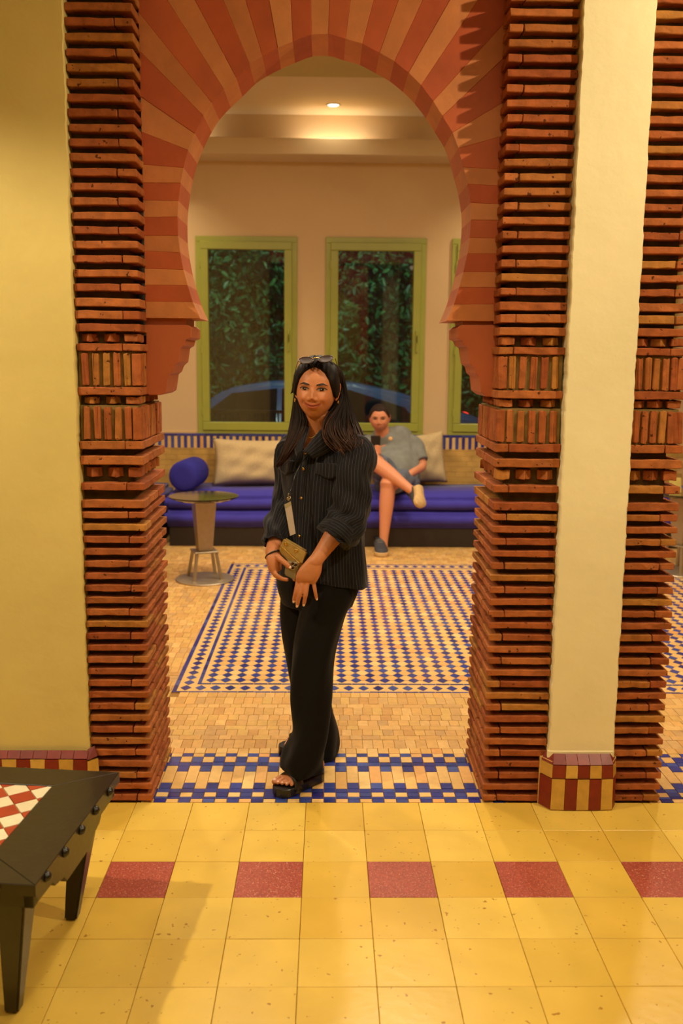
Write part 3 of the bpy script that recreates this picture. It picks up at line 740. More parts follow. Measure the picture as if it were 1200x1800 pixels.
# ================================================================ OUTSIDE
g = box('ground', None, -6, 8, 5.68, 14, -.25, -.15, M_asph); tag(g, kind='structure')
# clipped hedge: five bushes of leaf cards with woody stems
lv = [(-.5, 0, 0), (-.25, -.18, .05), (.15, -.2, .08), (.5, 0, 0), (.15, .2, .08), (-.25, .18, .05), (0, 0, -.04)]
lf = [(0, 1, 6), (1, 2, 6), (2, 3, 6), (3, 4, 6), (4, 5, 6), (5, 0, 6)]
def bush(cx, cy, rx, ry, hgt, n, label, seed):
    r_ = np.random.RandomState(seed)
    t = empty('hedge', (cx, cy, -.15), label, 'bush')
    u = r_.normal(size=(n, 3)); u /= np.linalg.norm(u, axis=1)[:, None]; rad = r_.uniform(.72, 1.05, n)**.6
    ux = r_.uniform(-1, 1, n); uz = r_.uniform(0, 1, n)**.8; dp_ = r_.uniform(-1, .3, n)
    lump = .28*np.sin(ux*19+seed)*np.cos(uz*7+seed)+.16*np.sin(uz*17+ux*31)+.1*np.sin(uz*31-ux*57)
    p = np.c_[ux*rx, ry*(dp_*.35-.35+lump*-1.0), uz*hgt*(1+.05*np.sin(ux*23))]
    p[:, 2] = np.maximum(p[:, 2], .03)
    LV = np.array(lv); V = []; Fc = []
    A = r_.normal(size=(n, 3)); A /= np.linalg.norm(A, axis=1)[:, None]; B = np.cross(A, r_.normal(size=(n, 3))); B /= np.linalg.norm(B, axis=1)[:, None]; Cc = np.cross(A, B)
    s = r_.uniform(.07, .15, n)
    V = (p[:, None, :]+s[:, None, None]*(LV[None, :, 0:1]*A[:, None]+LV[None, :, 1:2]*B[:, None]+LV[None, :, 2:3]*Cc[:, None])).reshape(-1, 3)
    Fc = (np.arange(n)[:, None, None]*7+np.array(lf)[None]).reshape(-1, 3)
    me = mesh('foliage', V, Fc.tolist(), M_leaf); tri_color_attr(me, np.repeat(r_.uniform(0, 1, n), 7))
    tag(put('foliage', me, t), kind='stuff')
    bc = bmesh.new(); bbox(bc, -rx, rx, .15, .5, 0, hgt*.98); put('hedge_core', b2m('hedge_core', bc, M_twig), t)
    bm = bmesh.new()
    for k in range(26):
        bmesh.ops.create_cone(bm, segments=7, radius1=.04, radius2=.012, depth=hgt*.85, matrix=Matrix.Translation((-rx+.2+k*.4, .1, hgt*.425)) @ Matrix.Rotation(.12*math.sin(k*2), 4, 'Y'))
    put('stems', b2m('stems', bm, M_twig), t)
bush(.4, 9.5, 5.2, .9, 3.5, 17000, 'dense green hedge outside, seen dim through the windows', 5)
# cars
def car(cx, cy, m, label, flip=1):
    t = empty('car', (cx, cy, -.15), label, 'car')
    prof = [(-2.1, .32), (-2.12, .72), (-1.95, .88), (-1.15, .98), (-.55, 1.40), (-.1, 1.475), (.75, 1.47), (1.35, 1.34), (1.80, 1.18), (2.08, 1.12), (2.12, .55), (2.05, .30)]
    prof = [(x*flip, z) for x, z in prof]
    if flip < 0: prof = prof[::-1]
    me = prism(prof[::-1], -.84, .84, 'car_body', m)
    bm = bmesh.new(); bm.from_mesh(me); bmesh.ops.bevel(bm, geom=[e for e in bm.edges], offset=.05, segments=3, affect='EDGES')
    for v in bm.verts:
        if v.co.z > .95: v.co.y *= 1-.28*(v.co.z-.95)/.5
    put('car_body', b2m('car_body', bm, m, True), t)
    for pts in ([(-.95, 1.0), (-.48, 1.36), (-.02, 1.41), (-.02, 1.0)], [(.03, 1.0), (.03, 1.41), (.72, 1.40), (1.28, 1.23), (1.45, 1.02)]):
        pts = [(x*flip, z) for x, z in pts]
        for s in (-1, 1):
            bm = bmesh.new(); f = [bm.verts.new((x, s*(.845*(1-.28*(z-.95)/.5)+.004), z)) for x, z in pts]; bm.faces.new(f)
            r = bmesh.ops.extrude_face_region(bm, geom=bm.faces[:]); 
            for v in [q for q in r['geom'] if isinstance(q, bmesh.types.BMVert)]: v.co.y -= s*.03
            put('side_window', b2m('side_window', bm, M_cgl), t)
    for sx in (-1.32, 1.32):
        for s in (-1, 1):
            wq = revolve([(.18, -.1), (.31, -.1), (.32, -.06), (.32, .08), (.30, .1), (.16, .1)], 24, 'wheel', M_tyre)
            put('wheel', wq, t, loc=(sx, s*.78, .32), rot=(math.pi/2, 0, 0))
    for s in (-1, 1): put('tail_light', boxmesh('tail_light', (.06, .28, .11), M_tail, .01), t, loc=(2.08, s*.62, 1.06), rot=(0, 0, 0))
    return t
car(-.42, 7.2, M_car, 'blue car parked outside, its roof and tail seen low through the windows', 1)
rl = empty('railing', (-1.0, 6.15, -.15), 'low dark railing outside below the left window', 'railing')
for k in range(30): put('baluster', bpy.data.meshes.get('baluster') or boxmesh('baluster', (.018, .018, 1.18), M_rail), rl, loc=(-.9+k*.062, 0, .59))
bm = bmesh.new(); bbox(bm, -.95, .95, -.02, .02, 1.18, 1.21); put('rail', b2m('rail', bm, M_rail), rl)
# ================================================================ PEOPLE
W = lambda px, py, y: np.array(on('y', y, px, py))
nrm = lambda v: v/(np.linalg.norm(v)+1e-12)
def crs(P, m):
    "catmull-rom resample of rows of P to m rows, evenly in parameter"
    P = np.asarray(P, float); n = len(P); out = []
    for s in np.linspace(0, n-1, m):
        k = min(int(s), n-2); t = s-k; p0 = P[max(k-1, 0)]; p1 = P[k]; p2 = P[k+1]; p3 = P[min(k+2, n-1)]
        out.append(.5*((2*p1)+(p2-p0)*t+(2*p0-5*p1+4*p2-p3)*t*t+(3*p1-p0-3*p2+p3)*t**3))
    return np.array(out)
def loft(rings, ref, m=None, n=28, disp=None, caps=True, ex=2.0, fixed_normal=None):
    """rings: rows (x,y,z,a,b); a runs along ref (made square to the path), b across.
    returns verts, faces, uv, fn(theta,t)"""
    R = np.asarray(rings, float)
    if m: R = crs(R, m)
    m = len(R); c = R[:, :3]; T = np.gradient(c, axis=0)
    ref = np.asarray(ref, float)
    if ref.ndim == 1: ref = np.repeat(ref[None], m, 0)
    else: ref = crs(ref, m)
    A = []; B = []
    for k in range(m):
        t = nrm(T[k]) if fixed_normal is None else nrm(np.asarray(fixed_normal, float))
        a = nrm(ref[k]-t*np.dot(ref[k], t)); A.append(a); B.append(np.cross(t, a))
    A = np.array(A); B = np.array(B)
    L = np.r_[0, np.cumsum(np.linalg.norm(np.diff(c, axis=0), axis=1))]
    def fn(th, k, off=0):
        ct, st = math.cos(th), math.sin(th)
        cc = abs(ct)**(2/ex)*(1 if ct >= 0 else -1); ss = abs(st)**(2/ex)*(1 if st >= 0 else -1)
        k0 = min(int(k), m-2) if k < m-1 else m-2; f = k-k0
        def P(q):
            d = disp(th, q/(m-1)) if disp else 0
            a_, b_ = R[q, 3], R[q, 4]
            nn = nrm(A[q]*cc*b_+B[q]*ss*a_)
            return c[q]+A[q]*cc*a_+B[q]*ss*b_+nn*(d+off)
        return P(k0)*(1-f)+P(k0+1)*f
    V = []; UV = []
    circ = 2*math.pi*np.sqrt((R[:, 3]**2+R[:, 4]**2)/2).mean()
    for k in range(m):
        for j in range(n+1 if False else n):
            th = 2*math.pi*j/n; V.append(fn(th, k)); UV.append((j/n*circ, L[k]))
    Fc = [(k*n+j, k*n+(j+1) % n, (k+1)*n+(j+1) % n, (k+1)*n+j) for k in range(m-1) for j in range(n)]
    if caps: Fc += [tuple(range(n))[::-1], tuple((m-1)*n+j for j in range(n))]
    return [np.array(V), Fc, np.array(UV), fn]
def join(parts):
    V = []; Fc = []; o = 0
    for p in parts:
        V.append(np.asarray(p[0], float)); Fc += [tuple(i+o for i in f) for f in p[1]]; o += len(p[0])
    return np.concatenate(V), Fc
def remesh(parts, vox, sm=4, smf=.5):
    V, Fc = join(parts); me = bpy.data.meshes.new('tmp'); me.from_pydata(V.tolist(), [], Fc); me.update()
    bm = bmesh.new(); bm.from_mesh(me); bmesh.ops.recalc_face_normals(bm, faces=bm.faces); bm.to_mesh(me); bm.free()
    o = bpy.data.objects.new('tmp', me); C.objects.link(o)
    r = o.modifiers.new('r', 'REMESH'); r.mode = 'VOXEL'; r.voxel_size = vox
    if sm: s = o.modifiers.new('s', 'SMOOTH'); s.iterations = sm; s.factor = smf
    dg = bpy.context.evaluated_depsgraph_get(); ev = o.evaluated_get(dg); m2 = ev.to_mesh()
    v = np.zeros(len(m2.vertices)*3); m2.vertices.foreach_get('co', v); f = [tuple(p.vertices) for p in m2.polygons]
    ev.to_mesh_clear(); bpy.data.objects.remove(o); bpy.data.meshes.remove(me)
    return v.reshape(-1, 3), f
def limb(pts, ref=(1, 0, 0), m=16, n=16, ex=2): return loft(pts, ref, m, n, ex=ex)
def tube(P, rad, n=6, m=None):
    P = np.asarray(P, float); rad = np.asarray(rad, float)
    if rad.ndim == 0: rad = np.full(len(P), float(rad))
    R = np.c_[P, rad, rad]
    t = P[-1]-P[0]; ref = (0, 0, 1) if abs(nrm(t)[2]) < .8 else (1, 0, 0)
    return loft(R, ref, m, n)
def smst(a, b, x): t = np.clip((x-a)/(b-a), 0, 1); return t*t*(3-2*t)
def G(x, z, cx, cz, sx, sz): return np.exp(-((x-cx)/sx)**2-((z-cz)/sz)**2)

# ---- head, in its own frame: eyes on z = 0, face toward -y
def head_geo(male=False, level=7):
    bm = bmesh.new(); bmesh.ops.create_icosphere(bm, subdivisions=level, radius=1)
    V = np.array([v.co[:] for v in bm.verts]); Fc = [tuple(v.index for v in f.verts) for f in bm.faces]; bm.free()
    ex = 2.25; s = (np.abs(V)**ex).sum(1)**(-1/ex); V = V*s[:, None]
    x, y, z = V.T
    zz = np.where(z > 0, z*.098, z*(.108 if male else .111))
    xx = x*(.0690 if not male else .074); yy = np.where(y < 0, y*.086, y*.104)
    t = smst(.0, -.108, zz)
    xx = xx*(1-(.20 if not male else .16)*t**1.5-.10*smst(-.06, -.108, zz)); yy = np.where(yy > 0, yy*(1-.60*t), yy*(1-.02*t))
    xx *= 1-.05*smst(.03, .09, zz)
    f = smst(.01, -.03, yy)      # only the front carries features
    X = np.abs(xx); d = np.zeros_like(xx)
    # forehead slope
    d -= .008*smst(.03, .095, zz)*f
    hz = np.interp(zz, [-.049, -.041, -.035, -.029, -.016, -.003, .008, .02], [0, .002, .013, .0205, .0135, .0055, .0015, 0])
    wz = np.interp(zz, [-.05, -.036, -.01, .01], [.0105, .0105, .0075, .008])
    d += hz*np.exp(-(xx/wz)**2)*1.0
    d += .0075*G(X, zz, .0120, -.0345, .0055, .0055)
    d -= .0085*G(X, zz, .030, -.001, .0145, .0105); d += .0025*G(X, zz, .030, .016, .018, .006)
    d += .0045*G(X, zz, .030, -.0005, .0105, .006)     # eyeball bulge under the lids
    ck = .0090 if not male else .004
    d += ck*G(X, zz, .037, -.034, .017, .015)
    LZ = -.0565; d += .0055*G(X, zz, 0, LZ, .026, .016)
    sm_ = 12 if not male else -1.5; zl = zz-sm_*xx**2-(.0050 if not male else .003)
    d += .0036*G(xx, zl, 0, -.0575, .019, .0042)+.0046*G(xx, zl, 0, -.0690, .016, .0048)-.0030*G(xx, zl, 0, -.0628, .026, .0014)
    d -= .0034*G(X, zz, .034, -.048, .006, .009)*(1 if not male else .3)
    d -= .0012*G(xx, zz, 0, -.076, .018, .005); d += .0040*G(xx, zz, 0, -.096, .018, .012)
    if male: d += .006*G(X, zz, .028, -.088, .022, .016); d += .002*G(X, zz, .03, .02, .02, .006)
    yy = yy-d*f
    return np.c_[xx, yy, zz], Fc
def ear_geo(sx):
    P = []
    pts = [(.000, .000, -.030), (.006, .004, -.020), (.010, .010, .0), (.012, .012, .018), (.010, .004, .028), (.006, -.006, .024), (.003, -.010, .008)]
    P = [(sx*(.068+a), .012+b, -.010+c) for a, b, c in pts]
    rim = tube(P, [.0035, .0045, .004, .004, .004, .0038, .003], 8, 24)
    bm = bmesh.new(); bmesh.ops.create_uvsphere(bm, u_segments=14, v_segments=10, radius=1)
    v = np.array([q.co[:] for q in bm.verts])*np.array([.006, .012, .026])+np.array([sx*.073, .014, -.008]); f = [tuple(q.index for q in g.verts) for g in bm.faces]; bm.free()
    return [rim, (v, f)]
def Hm(center, yaw, roll=0, pitch=0, sc=1.0):
    m = Matrix.Translation(Vector(center)) @ Matrix.Rotation(yaw, 4, 'Z') @ Matrix.Rotation(pitch, 4, 'X') @ Matrix.Rotation(roll, 4, 'Y') @ Matrix.Scale(sc, 4)
    return np.array(m)
def xf(m, V): V = np.asarray(V, float); return V@m[:3, :3].T+m[:3, 3]
def patch(bvh, grid, m, off, bulge=None):
    "rows of (x,z) laid on the face by a straight shot from the front"
    V = []; n = len(grid); k = len(grid[0])
    for i, row in enumerate(grid):
        for j, (x, z) in enumerate(row):
            h = bvh.ray_cast(Vector((x, -.3, z)), Vector((0, 1, 0)))[0]
            y = h.y if h else -.08
            b = bulge[i][j] if bulge is not None else 0
            V.append((x, y-off-b, z))
    Fc = [(i*k+j, i*k+j+1, (i+1)*k+j+1, (i+1)*k+j) for i in range(n-1) for j in range(k-1)]
    return xf(m, V), Fc
M_skin = pm('skin', [(1, 1, 1)], .48, 90, .06, .0003, 300, .35, vcol=True)
for _m in (M_skin,):
    _b = _m.node_tree.nodes['Principled BSDF']; _b.inputs['Subsurface Weight'].default_value = .08; _b.inputs['Subsurface Radius'].default_value = (.012, .005, .003)
M_hair = pm('hair', [(1, 1, 1)], .6, 60, .25, .0003, 200, .18, vcol=True)
M_eye = pm('eye', [(1, 1, 1)], .12, 60, .02, 0, 100, .6, vcol=True)
M_browm = pm('brow_hair', [rgb(44, 26, 18)], .7, 300, .3)
M_lip = pm('lip', [rgb(176, 82, 66)], .32, 60, .08)
M_shirt = pm('pinstripe_shirt', [rgb(17, 17, 23)], .8, 30, .2, .0008, 120, .2, uvstripe=(rgb(104, 100, 106), .0105, .08, .42), sheen=.1)
M_pants = pm('black_trousers', [rgb(13, 12, 12)], .85, 14, .2, .0010, 60, .15, sheen=.05)
M_gold = pm('gold', [rgb(220, 180, 90)], .25, 30, .1, metal=1)
M_leather = pm('black_leather', [rgb(22, 20, 19)], .35, 40, .2, .0004, 120)
M_nail = pm('nail_polish', [rgb(238, 196, 178)], .2, 20, .05, coat=.5)
M_bag = pm('gold_leather', [rgb(190, 156, 88)], .38, 40, .3, .0012, 60, metal=.35)
M_phone = pm('phone_case', [rgb(150, 136, 104)], .3, 30, .15, metal=.3)
M_bronze = pm('bronze_wire', [rgb(90, 70, 50)], .3, 30, .1, metal=.8)
M_lens = pm('dark_lens', [rgb(52, 34, 26)], .5, 10, .05, spec=.12)
M_card = pm('badge_card', [rgb(176, 160, 146)], .45, 20, .05)
M_tee = pm('grey_tee', [rgb(128, 130, 124)], .9, 24, .14, .0010, 60, .1)
M_short = pm('grey_shorts', [rgb(104, 110, 122)], .9, 24, .2, .0010, 60, .1)
M_shoe = pm('dark_shoe_mesh', [rgb(58, 58, 64)], .8, 160, .4, .0008, 200)
M_sole = pm('tan_sole', [rgb(206, 172, 116)], .7, 40, .2)
M_bl = pm('black_plastic', [rgb(12, 12, 14)], .3, 10, .1)

def add(name, part, m, parent, smooth=True, col=None, uv=None, solid=0):
    V, Fc = part[0], part[1]; pl = np.zeros(3); q_ = parent
    while q_: pl = pl+np.array(q_.location); q_ = q_.parent
    me = mesh(name, np.asarray(V)-pl, Fc, m, smooth, uv=uv, col=col)
    o = put(name, me, parent)
    if solid: s = o.modifiers.new('s', 'SOLIDIFY'); s.thickness = solid; s.offset = -1
    return o

# ================= the standing woman
wo = empty('person', (.03, .25, 0), 'woman with long dark hair in pinstriped black shirt and black trousers standing in the archway', 'person')
FW = np.array([-.60, -.80, 0]); LF = np.array([.80, -.60, 0]); BK = -FW
SKB = np.array(rgb(190, 122, 80)); 
HM = Hm(W(556, 682, .155), math.radians(-8), math.radians(3), math.radians(2), .985)
hv, hf = head_geo()
hbvh = BVHTree.FromPolygons(hv.tolist(), hf)
def skin_colour(V, local, base, lipc=(176, 84, 68), male=False):
    c = np.repeat(np.array(base)[None], len(V), 0)
    x, y, z = local.T; X = np.abs(x); fr = smst(-.02, -.05, y)
    def mix(mask, t): 
        nonlocal c
        c = c*(1-mask[:, None])+np.array(t)[None]*mask[:, None]
    mix(.30*G(X, z, .040, -.034, .018, .014)*fr, rgb(206, 112, 84))
    mix(.22*G(x, z, 0, -.036, .012, .010)*fr, rgb(204, 110, 84))
    mix(.45*G(X, z, .030, .004, .017, .008)*fr, rgb(150, 88, 60))
    mix(.8*G(X, z, .0085, -.0425, .0035, .0020)*fr, rgb(90, 40, 28))
    sm_ = 12 if not male else -1.5; zl = z-sm_*x**2-(.0050 if not male else .003)
    if male: mix(.35*smst(-.05, -.075, z)*fr, rgb(120, 82, 66)); mix(.45*G(x, zl, 0, -.063, .026, .007)*fr, rgb(176, 96, 84))
    else:
        lip = np.clip(1.7*np.exp(-((zl+.0632)/(.0080*np.sqrt(np.clip(1-(x/.030)**2, .02, 1))))**4), 0, 1)*(X < .030)*fr
        mix(.85*lip, rgb(*lipc)); mix(.9*np.exp(-((zl+.0630)/.0011)**2)*(X < .026)*fr, rgb(84, 30, 26))
    return c
# skin body under the clothes, hands and feet grown into one surface
NK = W(562, 752, .20); SH = W(566, 800, .225)
LSh = SH+LF*.150+np.array([0, 0, .005]); RSh = SH-LF*.140+np.array([0, 0, .0])
parts = []
parts.append(limb([[*W(561, 722, .18), .050, .054], [*W(562, 745, .195), .050, .050], [*W(564, 765, .21), .056, .054], [*W(565, 778, .22), .085, .062]], LF, 14, 24))
parts.append(limb([[*W(565, 768, .22), .055, .045], [*W(566, 781, .22), .125, .068], [*W(567, 800, .22), .155, .090], [*W(567, 850, .22), .150, .102], [*W(566, 920, .22), .125, .092], [*W(562, 975, .23), .150, .105], [*W(557, 1025, .235), .160, .110], [*W(557, 1045, .235), .12, .09]], LF, 36, 36))
# left arm (viewer's right)
LE = W(612, 905, .095); LWr = W(556, 984, .022)
parts.append(limb([[*LSh, .045, .045], [*(LSh*.5+LE*.5), .043, .043], [*LE, .038, .038], [*(LE*.6+LWr*.4), .036, .034], [*(LE*.25+LWr*.75), .029, .025], [*LWr, .026, .020], [*W(553, 991, .020), .027, .018]], (1, 0, .6), 30, 20))
RE = W(500, 892, .25); RWr = W(479, 967, .090)
parts.append(limb([[*RSh, .045, .045], [*(RSh*.5+RE*.5), .036, .036], [*RE, .030, .030], [*(RE*.4+RWr*.6), .028, .026], [*RWr, .025, .021], [*W(480, 974, .080), .026, .021]], (1, 0, 0), 30, 20))
# left hand on the thigh
def finger(J, r0, r1): 
    J = np.array(J); r = np.linspace(r0, r1, len(J)); P = np.c_[J, r, r]; e = J[-1]+nrm(J[-1]-J[-2])*r1*.55
    P = np.r_[P, [[*e, r1*.55, r1*.55]]]; return loft(P, (0, 1, 0) if abs(nrm(J[-1]-J[0])[1]) < .8 else (1, 0, 0), 14, 12)
kn = [W(524, 1019, .026), W(531.5, 1024, .021), W(540, 1024.5, .020), W(550, 1020, .024)]
parts.append(loft([[*W(555, 984, .022), .025, .017], [*W(548, 1000, .019), .035, .0165], [*W(539.5, 1014, .019), .038, .0145], [*W(536.5, 1023, .022), .034, .0100]], [(.9, 0, .45), (.9, 0, .35), (.95, 0, .15), (.98, 0, -.05)], 14, 24, ex=2.4))
LF_J = [[kn[0], W(520.5, 1037, .020), W(518, 1047, .024), W(516.5, 1055, .030)], [kn[1], W(527.5, 1043, .013), W(524.5, 1054, .017), W(522.5, 1063, .024)], [kn[2], W(537.5, 1043, .012), W(535.5, 1053, .016), W(534, 1061, .023)], [kn[3], W(553, 1035, .020), W(554.5, 1044, .023), W(556, 1051, .029)]]
for j, r in zip(LF_J, (.0085, .0088, .0086, .0076)): parts.append(finger(j, r, r*.78))
parts.append(finger([W(541, 997, .034), W(530, 1006, .046), W(522, 1013, .052), W(517, 1019, .055)], .0125, .0085))
# right hand round bag and phone
parts.append(loft([[*W(479, 967, .088), .024, .019], [*W(482, 982, .072), .031, .020], [*W(484, 996, .070), .032, .018], [*W(487, 1005, .072), .026, .013]], [(.6, .6, .2), (.7, .6, .1), (.6, .75, 0), (.5, .8, 0)], 14, 22, ex=2.3))
RF_J = []
for q in range(4):
    yy = .048+q*.018; dx = -q*1.0
    RF_J.append([W(481+q, 1000-q, yy+.012), W(484+dx, 1009, yy-.002), W(494+dx, 1016.5, yy), W(505+dx-q, 1019-q*.7, yy+.006)])
for j, r in zip(RF_J, (.0088, .0088, .0085, .0075)): parts.append(finger(j, r, r*.8))
RT = [W(486, 977, .062), W(494, 984, .046), W(502, 990.5, .038), W(508, 996, .036)]; parts.append(finger(RT, .0115, .0085))
# legs and feet
def foot(toe, heel, zs, side):
    toe = np.array(toe); heel = np.array(heel); d = nrm(toe-heel); s = np.array([-d[1], d[0], 0])*side   # s points to the big-toe side
    L = np.linalg.norm(toe-heel); o = []
    P = lambda u, v, z: heel+d*u*L+s*v+np.array([0, 0, zs+z])
    o.append(loft([[*P(.0, 0, .028), .020, .022], [*P(.12, 0, .032), .028, .030], [*P(.35, .0, .036), .029, .034], [*P(.55, .0, .026), .034, .024], [*P(.74, .003, .017), .040, .015], [*P(.80, .003, .014), .036, .011]], s, 18, 20))
    o.append(limb([[*P(.14, 0, .025), .030, .032], [*P(.20, 0, .07), .026, .030], [*P(.26, 0, .11), .026, .028]], s, 10, 16))
    tn = []
    for q in range(5):
        v = .030-q*.0155; u1 = [1.0, .985, .95, .91, .865][q]; r = [.0125, .0078, .007, .0068, .0066][q]
        J = [P(.70, v*.95, .015), P((.70+u1)/2, v, .014), P(u1-.04, v, .0095)]
        o.append(finger(J, r, r*.85)); tn.append((P(u1-.055, v, .0095+r*.75), r))
    return o, d, s, tn, P, L
toeA, heelA = np.array([-.104, .048, 0]), np.array([.052, .190, 0]); toeB, heelB = np.array([-.108, .425, 0]), np.array([.100, .500, 0])
fa = foot(toeA, heelA, .032, 1); fb = foot(toeB, heelB, .032, 1)
# which side is the big toe: her left foot (near) has it on her right
fa = foot(toeA, heelA, .032, -1); fb = foot(toeB, heelB, .032, 1)
parts += fa[0]+fb[0]
hipL = W(580, 1035, .17); hipR = W(540, 1030, .30)
knL = W(548, 1160, .115); knR = W(537, 1160, .335)
anL = fa[4](.34, 0, .12); anR = fb[4](.34, 0, .12)
for a, b, c_ in ((hipL, knL, anL), (hipR, knR, anR)):
    parts.append(limb([[*a, .075, .075], [*(a*.5+b*.5), .062, .062], [*b, .048, .048], [*(b*.6+c_*.4), .042, .042], [*c_, .029, .029]], (1, 0, 0), 24, 20))
bv, bf = remesh(parts, .0026, 3, .5)
ears = []
for s in (-1, 1): ears += ear_geo(s)
ev, ef = join(ears)
allv = np.concatenate([bv, xf(HM, hv), xf(HM, ev)]); allf = bf+[tuple(i+len(bv) for i in f) for f in hf]+[tuple(i+len(bv)+len(hv) for i in f) for f in ef]
colr = np.concatenate([np.repeat(SKB[None], len(bv), 0), skin_colour(hv, hv, SKB), np.repeat(np.array(rgb(196, 118, 84))[None], len(ev), 0)])
body = add('body', (allv, allf), M_skin, wo, True, col=colr)
# eyes, brows
def eyes(bvh, m, parent, iris=(36, 20, 12), open_=.0052, w_=.0168, ey=.0305):
    for s in (-1, 1):
        n, k = 26, 15; grid = []; bul = []; cols = []
        for i in range(n+1):
            u = i/n*2-1; row = []; rb = []
            top = open_*(1-abs(u)**2.2)**.8+.0006; bot = -open_*.62*(1-abs(u)**2)**.8-.0002
            for j in range(k+1):
                v = j/k; x = s*(ey+s*0+u*w_); z = bot+(top-bot)*v+.0010*u*1.0
                row.append((x, z)); rb.append(.0014*(1-u*u))
                r = math.hypot((u*w_)*1.0+s*0-.0*s, z-.0003)
                c = rgb(160, 136, 116)
                if r < .0068: c = rgb(*iris)
                if r < .0026: c = rgb(8, 6, 6)
                if math.hypot(u*w_+.0018, z-.0020) < .0011: c = rgb(240, 235, 225)  # catchlight painted as a pale dot on the eye
                if v > .86 or abs(u) > .95: c = rgb(26, 14, 10)
                cols.append(c)
            grid.append(row); bul.append(rb)
        V, Fc = patch(bvh, grid, m, .0004, bul); add('eye', (V, Fc), M_eye, parent, True, col=cols)
        # upper lash line
        pts = []
        for i in range(13):
            u = i/12*2-1; x = s*ey+u*w_*1.06; z = open_*(1-abs(u)**2.2)**.8+.0008+.0010*u*s*0
            h = bvh.ray_cast(Vector((x, -.3, z)), Vector((0, 1, 0)))[0]; pts.append((x, h.y-.0022, z+.0004))
        add('lashes', tube(xf(m, pts), [.0003]+[.0011]*11+[.0003], 6, 24), M_browm, parent)
def brows(bvh, m, parent, th=.0036, z0=.0135):
    for s in (-1, 1):
        grid = []
        for i in range(17):
            u = i/16; x = s*(.0125+u*.038); zc = z0+.0020+.0045*math.sin(min(u*1.25, 1)*math.pi*.55)-.006*max(0, u-.6)/.4
            t = th*(.75+.5*math.sin(min(1, u*1.5)*math.pi*.8))*(1 if u < .55 else 1-(u-.55)/.5)
            grid.append([(x, zc-t*.8), (x, zc), (x, zc+t*.8)])
        add('eyebrow', patch(bvh, grid, m, .0010), M_browm, parent)
eyes(hbvh, HM, wo); brows(hbvh, HM, wo)

# ---- hair
def hair_cap(hv, hf, m, off, kind):
    x, y, z = hv.T; X = np.abs(x)
    if kind == 'long':
        line = np.interp(X, [0, .018, .036, .050, .061, .072], [.072, .066, .052, .030, -.004, -.06])
        mask = np.where(y < .0, z-line, np.where(y < .022, z+.0-(.018*smst(.04, .07, X)), z+.10))
        mask = mask*smst(-.0, 1, 1)
        mk = smst(-.002, .010, mask)
        o = off*(.55+.45*smst(.0, .05, mask))*mk-.004*(1-mk)
        o = o+.0012*np.sin(x*420+z*60)*mk-.004*np.exp(-((x+.006)/.0035)**2)*(y < .03)*mk
    else:
        line = np.interp(X, [0, .03, .045, .06, .075], [.056, .060, .050, .025, -.005])
        mask = np.where(y < .0, z-line, np.where(y < .028, z-.015, z+.035)); mk = smst(-.003, .006, mask); o = off*mk-.003*(1-mk)+.0006*np.sin(x*900)*np.sin(z*700)*mk
    n = hv/np.linalg.norm(hv, axis=1)[:, None]
    return xf(m, hv+n*o[:, None])
HC = np.array(rgb(22, 14, 11))
hcap = hair_cap(hv, hf, HM, .016, 'long')
rr = np.random.RandomState(5)
hair_parts = [(hcap, hf)]; hcol = [np.repeat(HC[None], len(hcap), 0)]
def bundle(gi, go, n, r0, wav, light=0, back=.03, seed=1, n_layers=3, endj=.05):
    rq = np.random.RandomState(seed); gi = crs(np.array(gi), 15); go = crs(np.array(go), 15)
    for k in range(n):
        f = rq.rand(); dep = rq.rand()*back; P = gi*(1-f)+go*f
        t = np.linspace(0, 1, 15)
        off = np.zeros((15, 3)); off[:, 1] += dep*np.sin(np.pi*np.clip(t*1.1, 0, 1))
        ph = rq.rand(3)*6.28; a = wav*t**1.5*(.4+rq.rand())
        off[:, 0] += a*np.sin(t*6+ph[0])+rq.normal()*.004*t; off[:, 1] += a*np.sin(t*5+ph[1]); off[:, 2] += a*.5*np.sin(t*4+ph[2])
        L = 1-rq.rand()*endj; P = crs((P+off)[:max(4, int(round(15*L)))], 15)
        r = r0*(.6+.7*rq.rand())*np.interp(t, [0, .1, .7, 1], [.7, 1, .8, .12])
        tb_ = tube(P, r, 6); hair_parts.append(tb_)
        c = HC[None]*(1+.5*rq.rand()); ll = np.repeat(smst(.55, .95, t)*light*(.3+rq.rand()), 6)[:, None]
        hcol.append(c*(1-ll)+np.array(rgb(104, 62, 40))[None]*ll)
# right side (her left), behind the ear then forward over the shirt
bundle([W(578, 640, .135), W(590, 652, .145), W(598, 676, .200), W(597, 704, .185), W(580, 728, .125), W(570, 748, .090), W(573, 770, .062), W(590, 788, .048), W(604, 798, .040)],
       [W(582, 636, .17), W(600, 653, .19), W(608, 684, .20), W(616, 712, .20), W(625, 738, .195), W(632, 754, .165), W(637, 768, .125), W(637, 778, .10), W(630, 786, .085)], 230, .0036, .012, .42, .035, 2, endj=.30)
# left side (her right)
bundle([W(546, 638, .12), W(532, 650, .130), W(527, 672, .150), W(528, 704, .165), W(537, 736, .150), W(529, 764, .12), W(510, 795, .12), W(492, 818, .13)],
       [W(545, 635, .16), W(528, 648, .18), W(521, 676, .20), W(517, 708, .205), W(512, 738, .20), W(506, 768, .17), W(496, 798, .16), W(485, 822, .15)], 190, .0042, .004, .2, .035, 3, endj=.12)
# back curtain
bundle([W(528, 660, .24), W(522, 700, .27), W(518, 740, .29), W(512, 780, .31), W(508, 815, .32)], [W(604, 660, .25), W(612, 700, .27), W(622, 740, .29), W(622, 780, .31), W(620, 815, .32)], 150, .006, .004, .2, .03, 4)
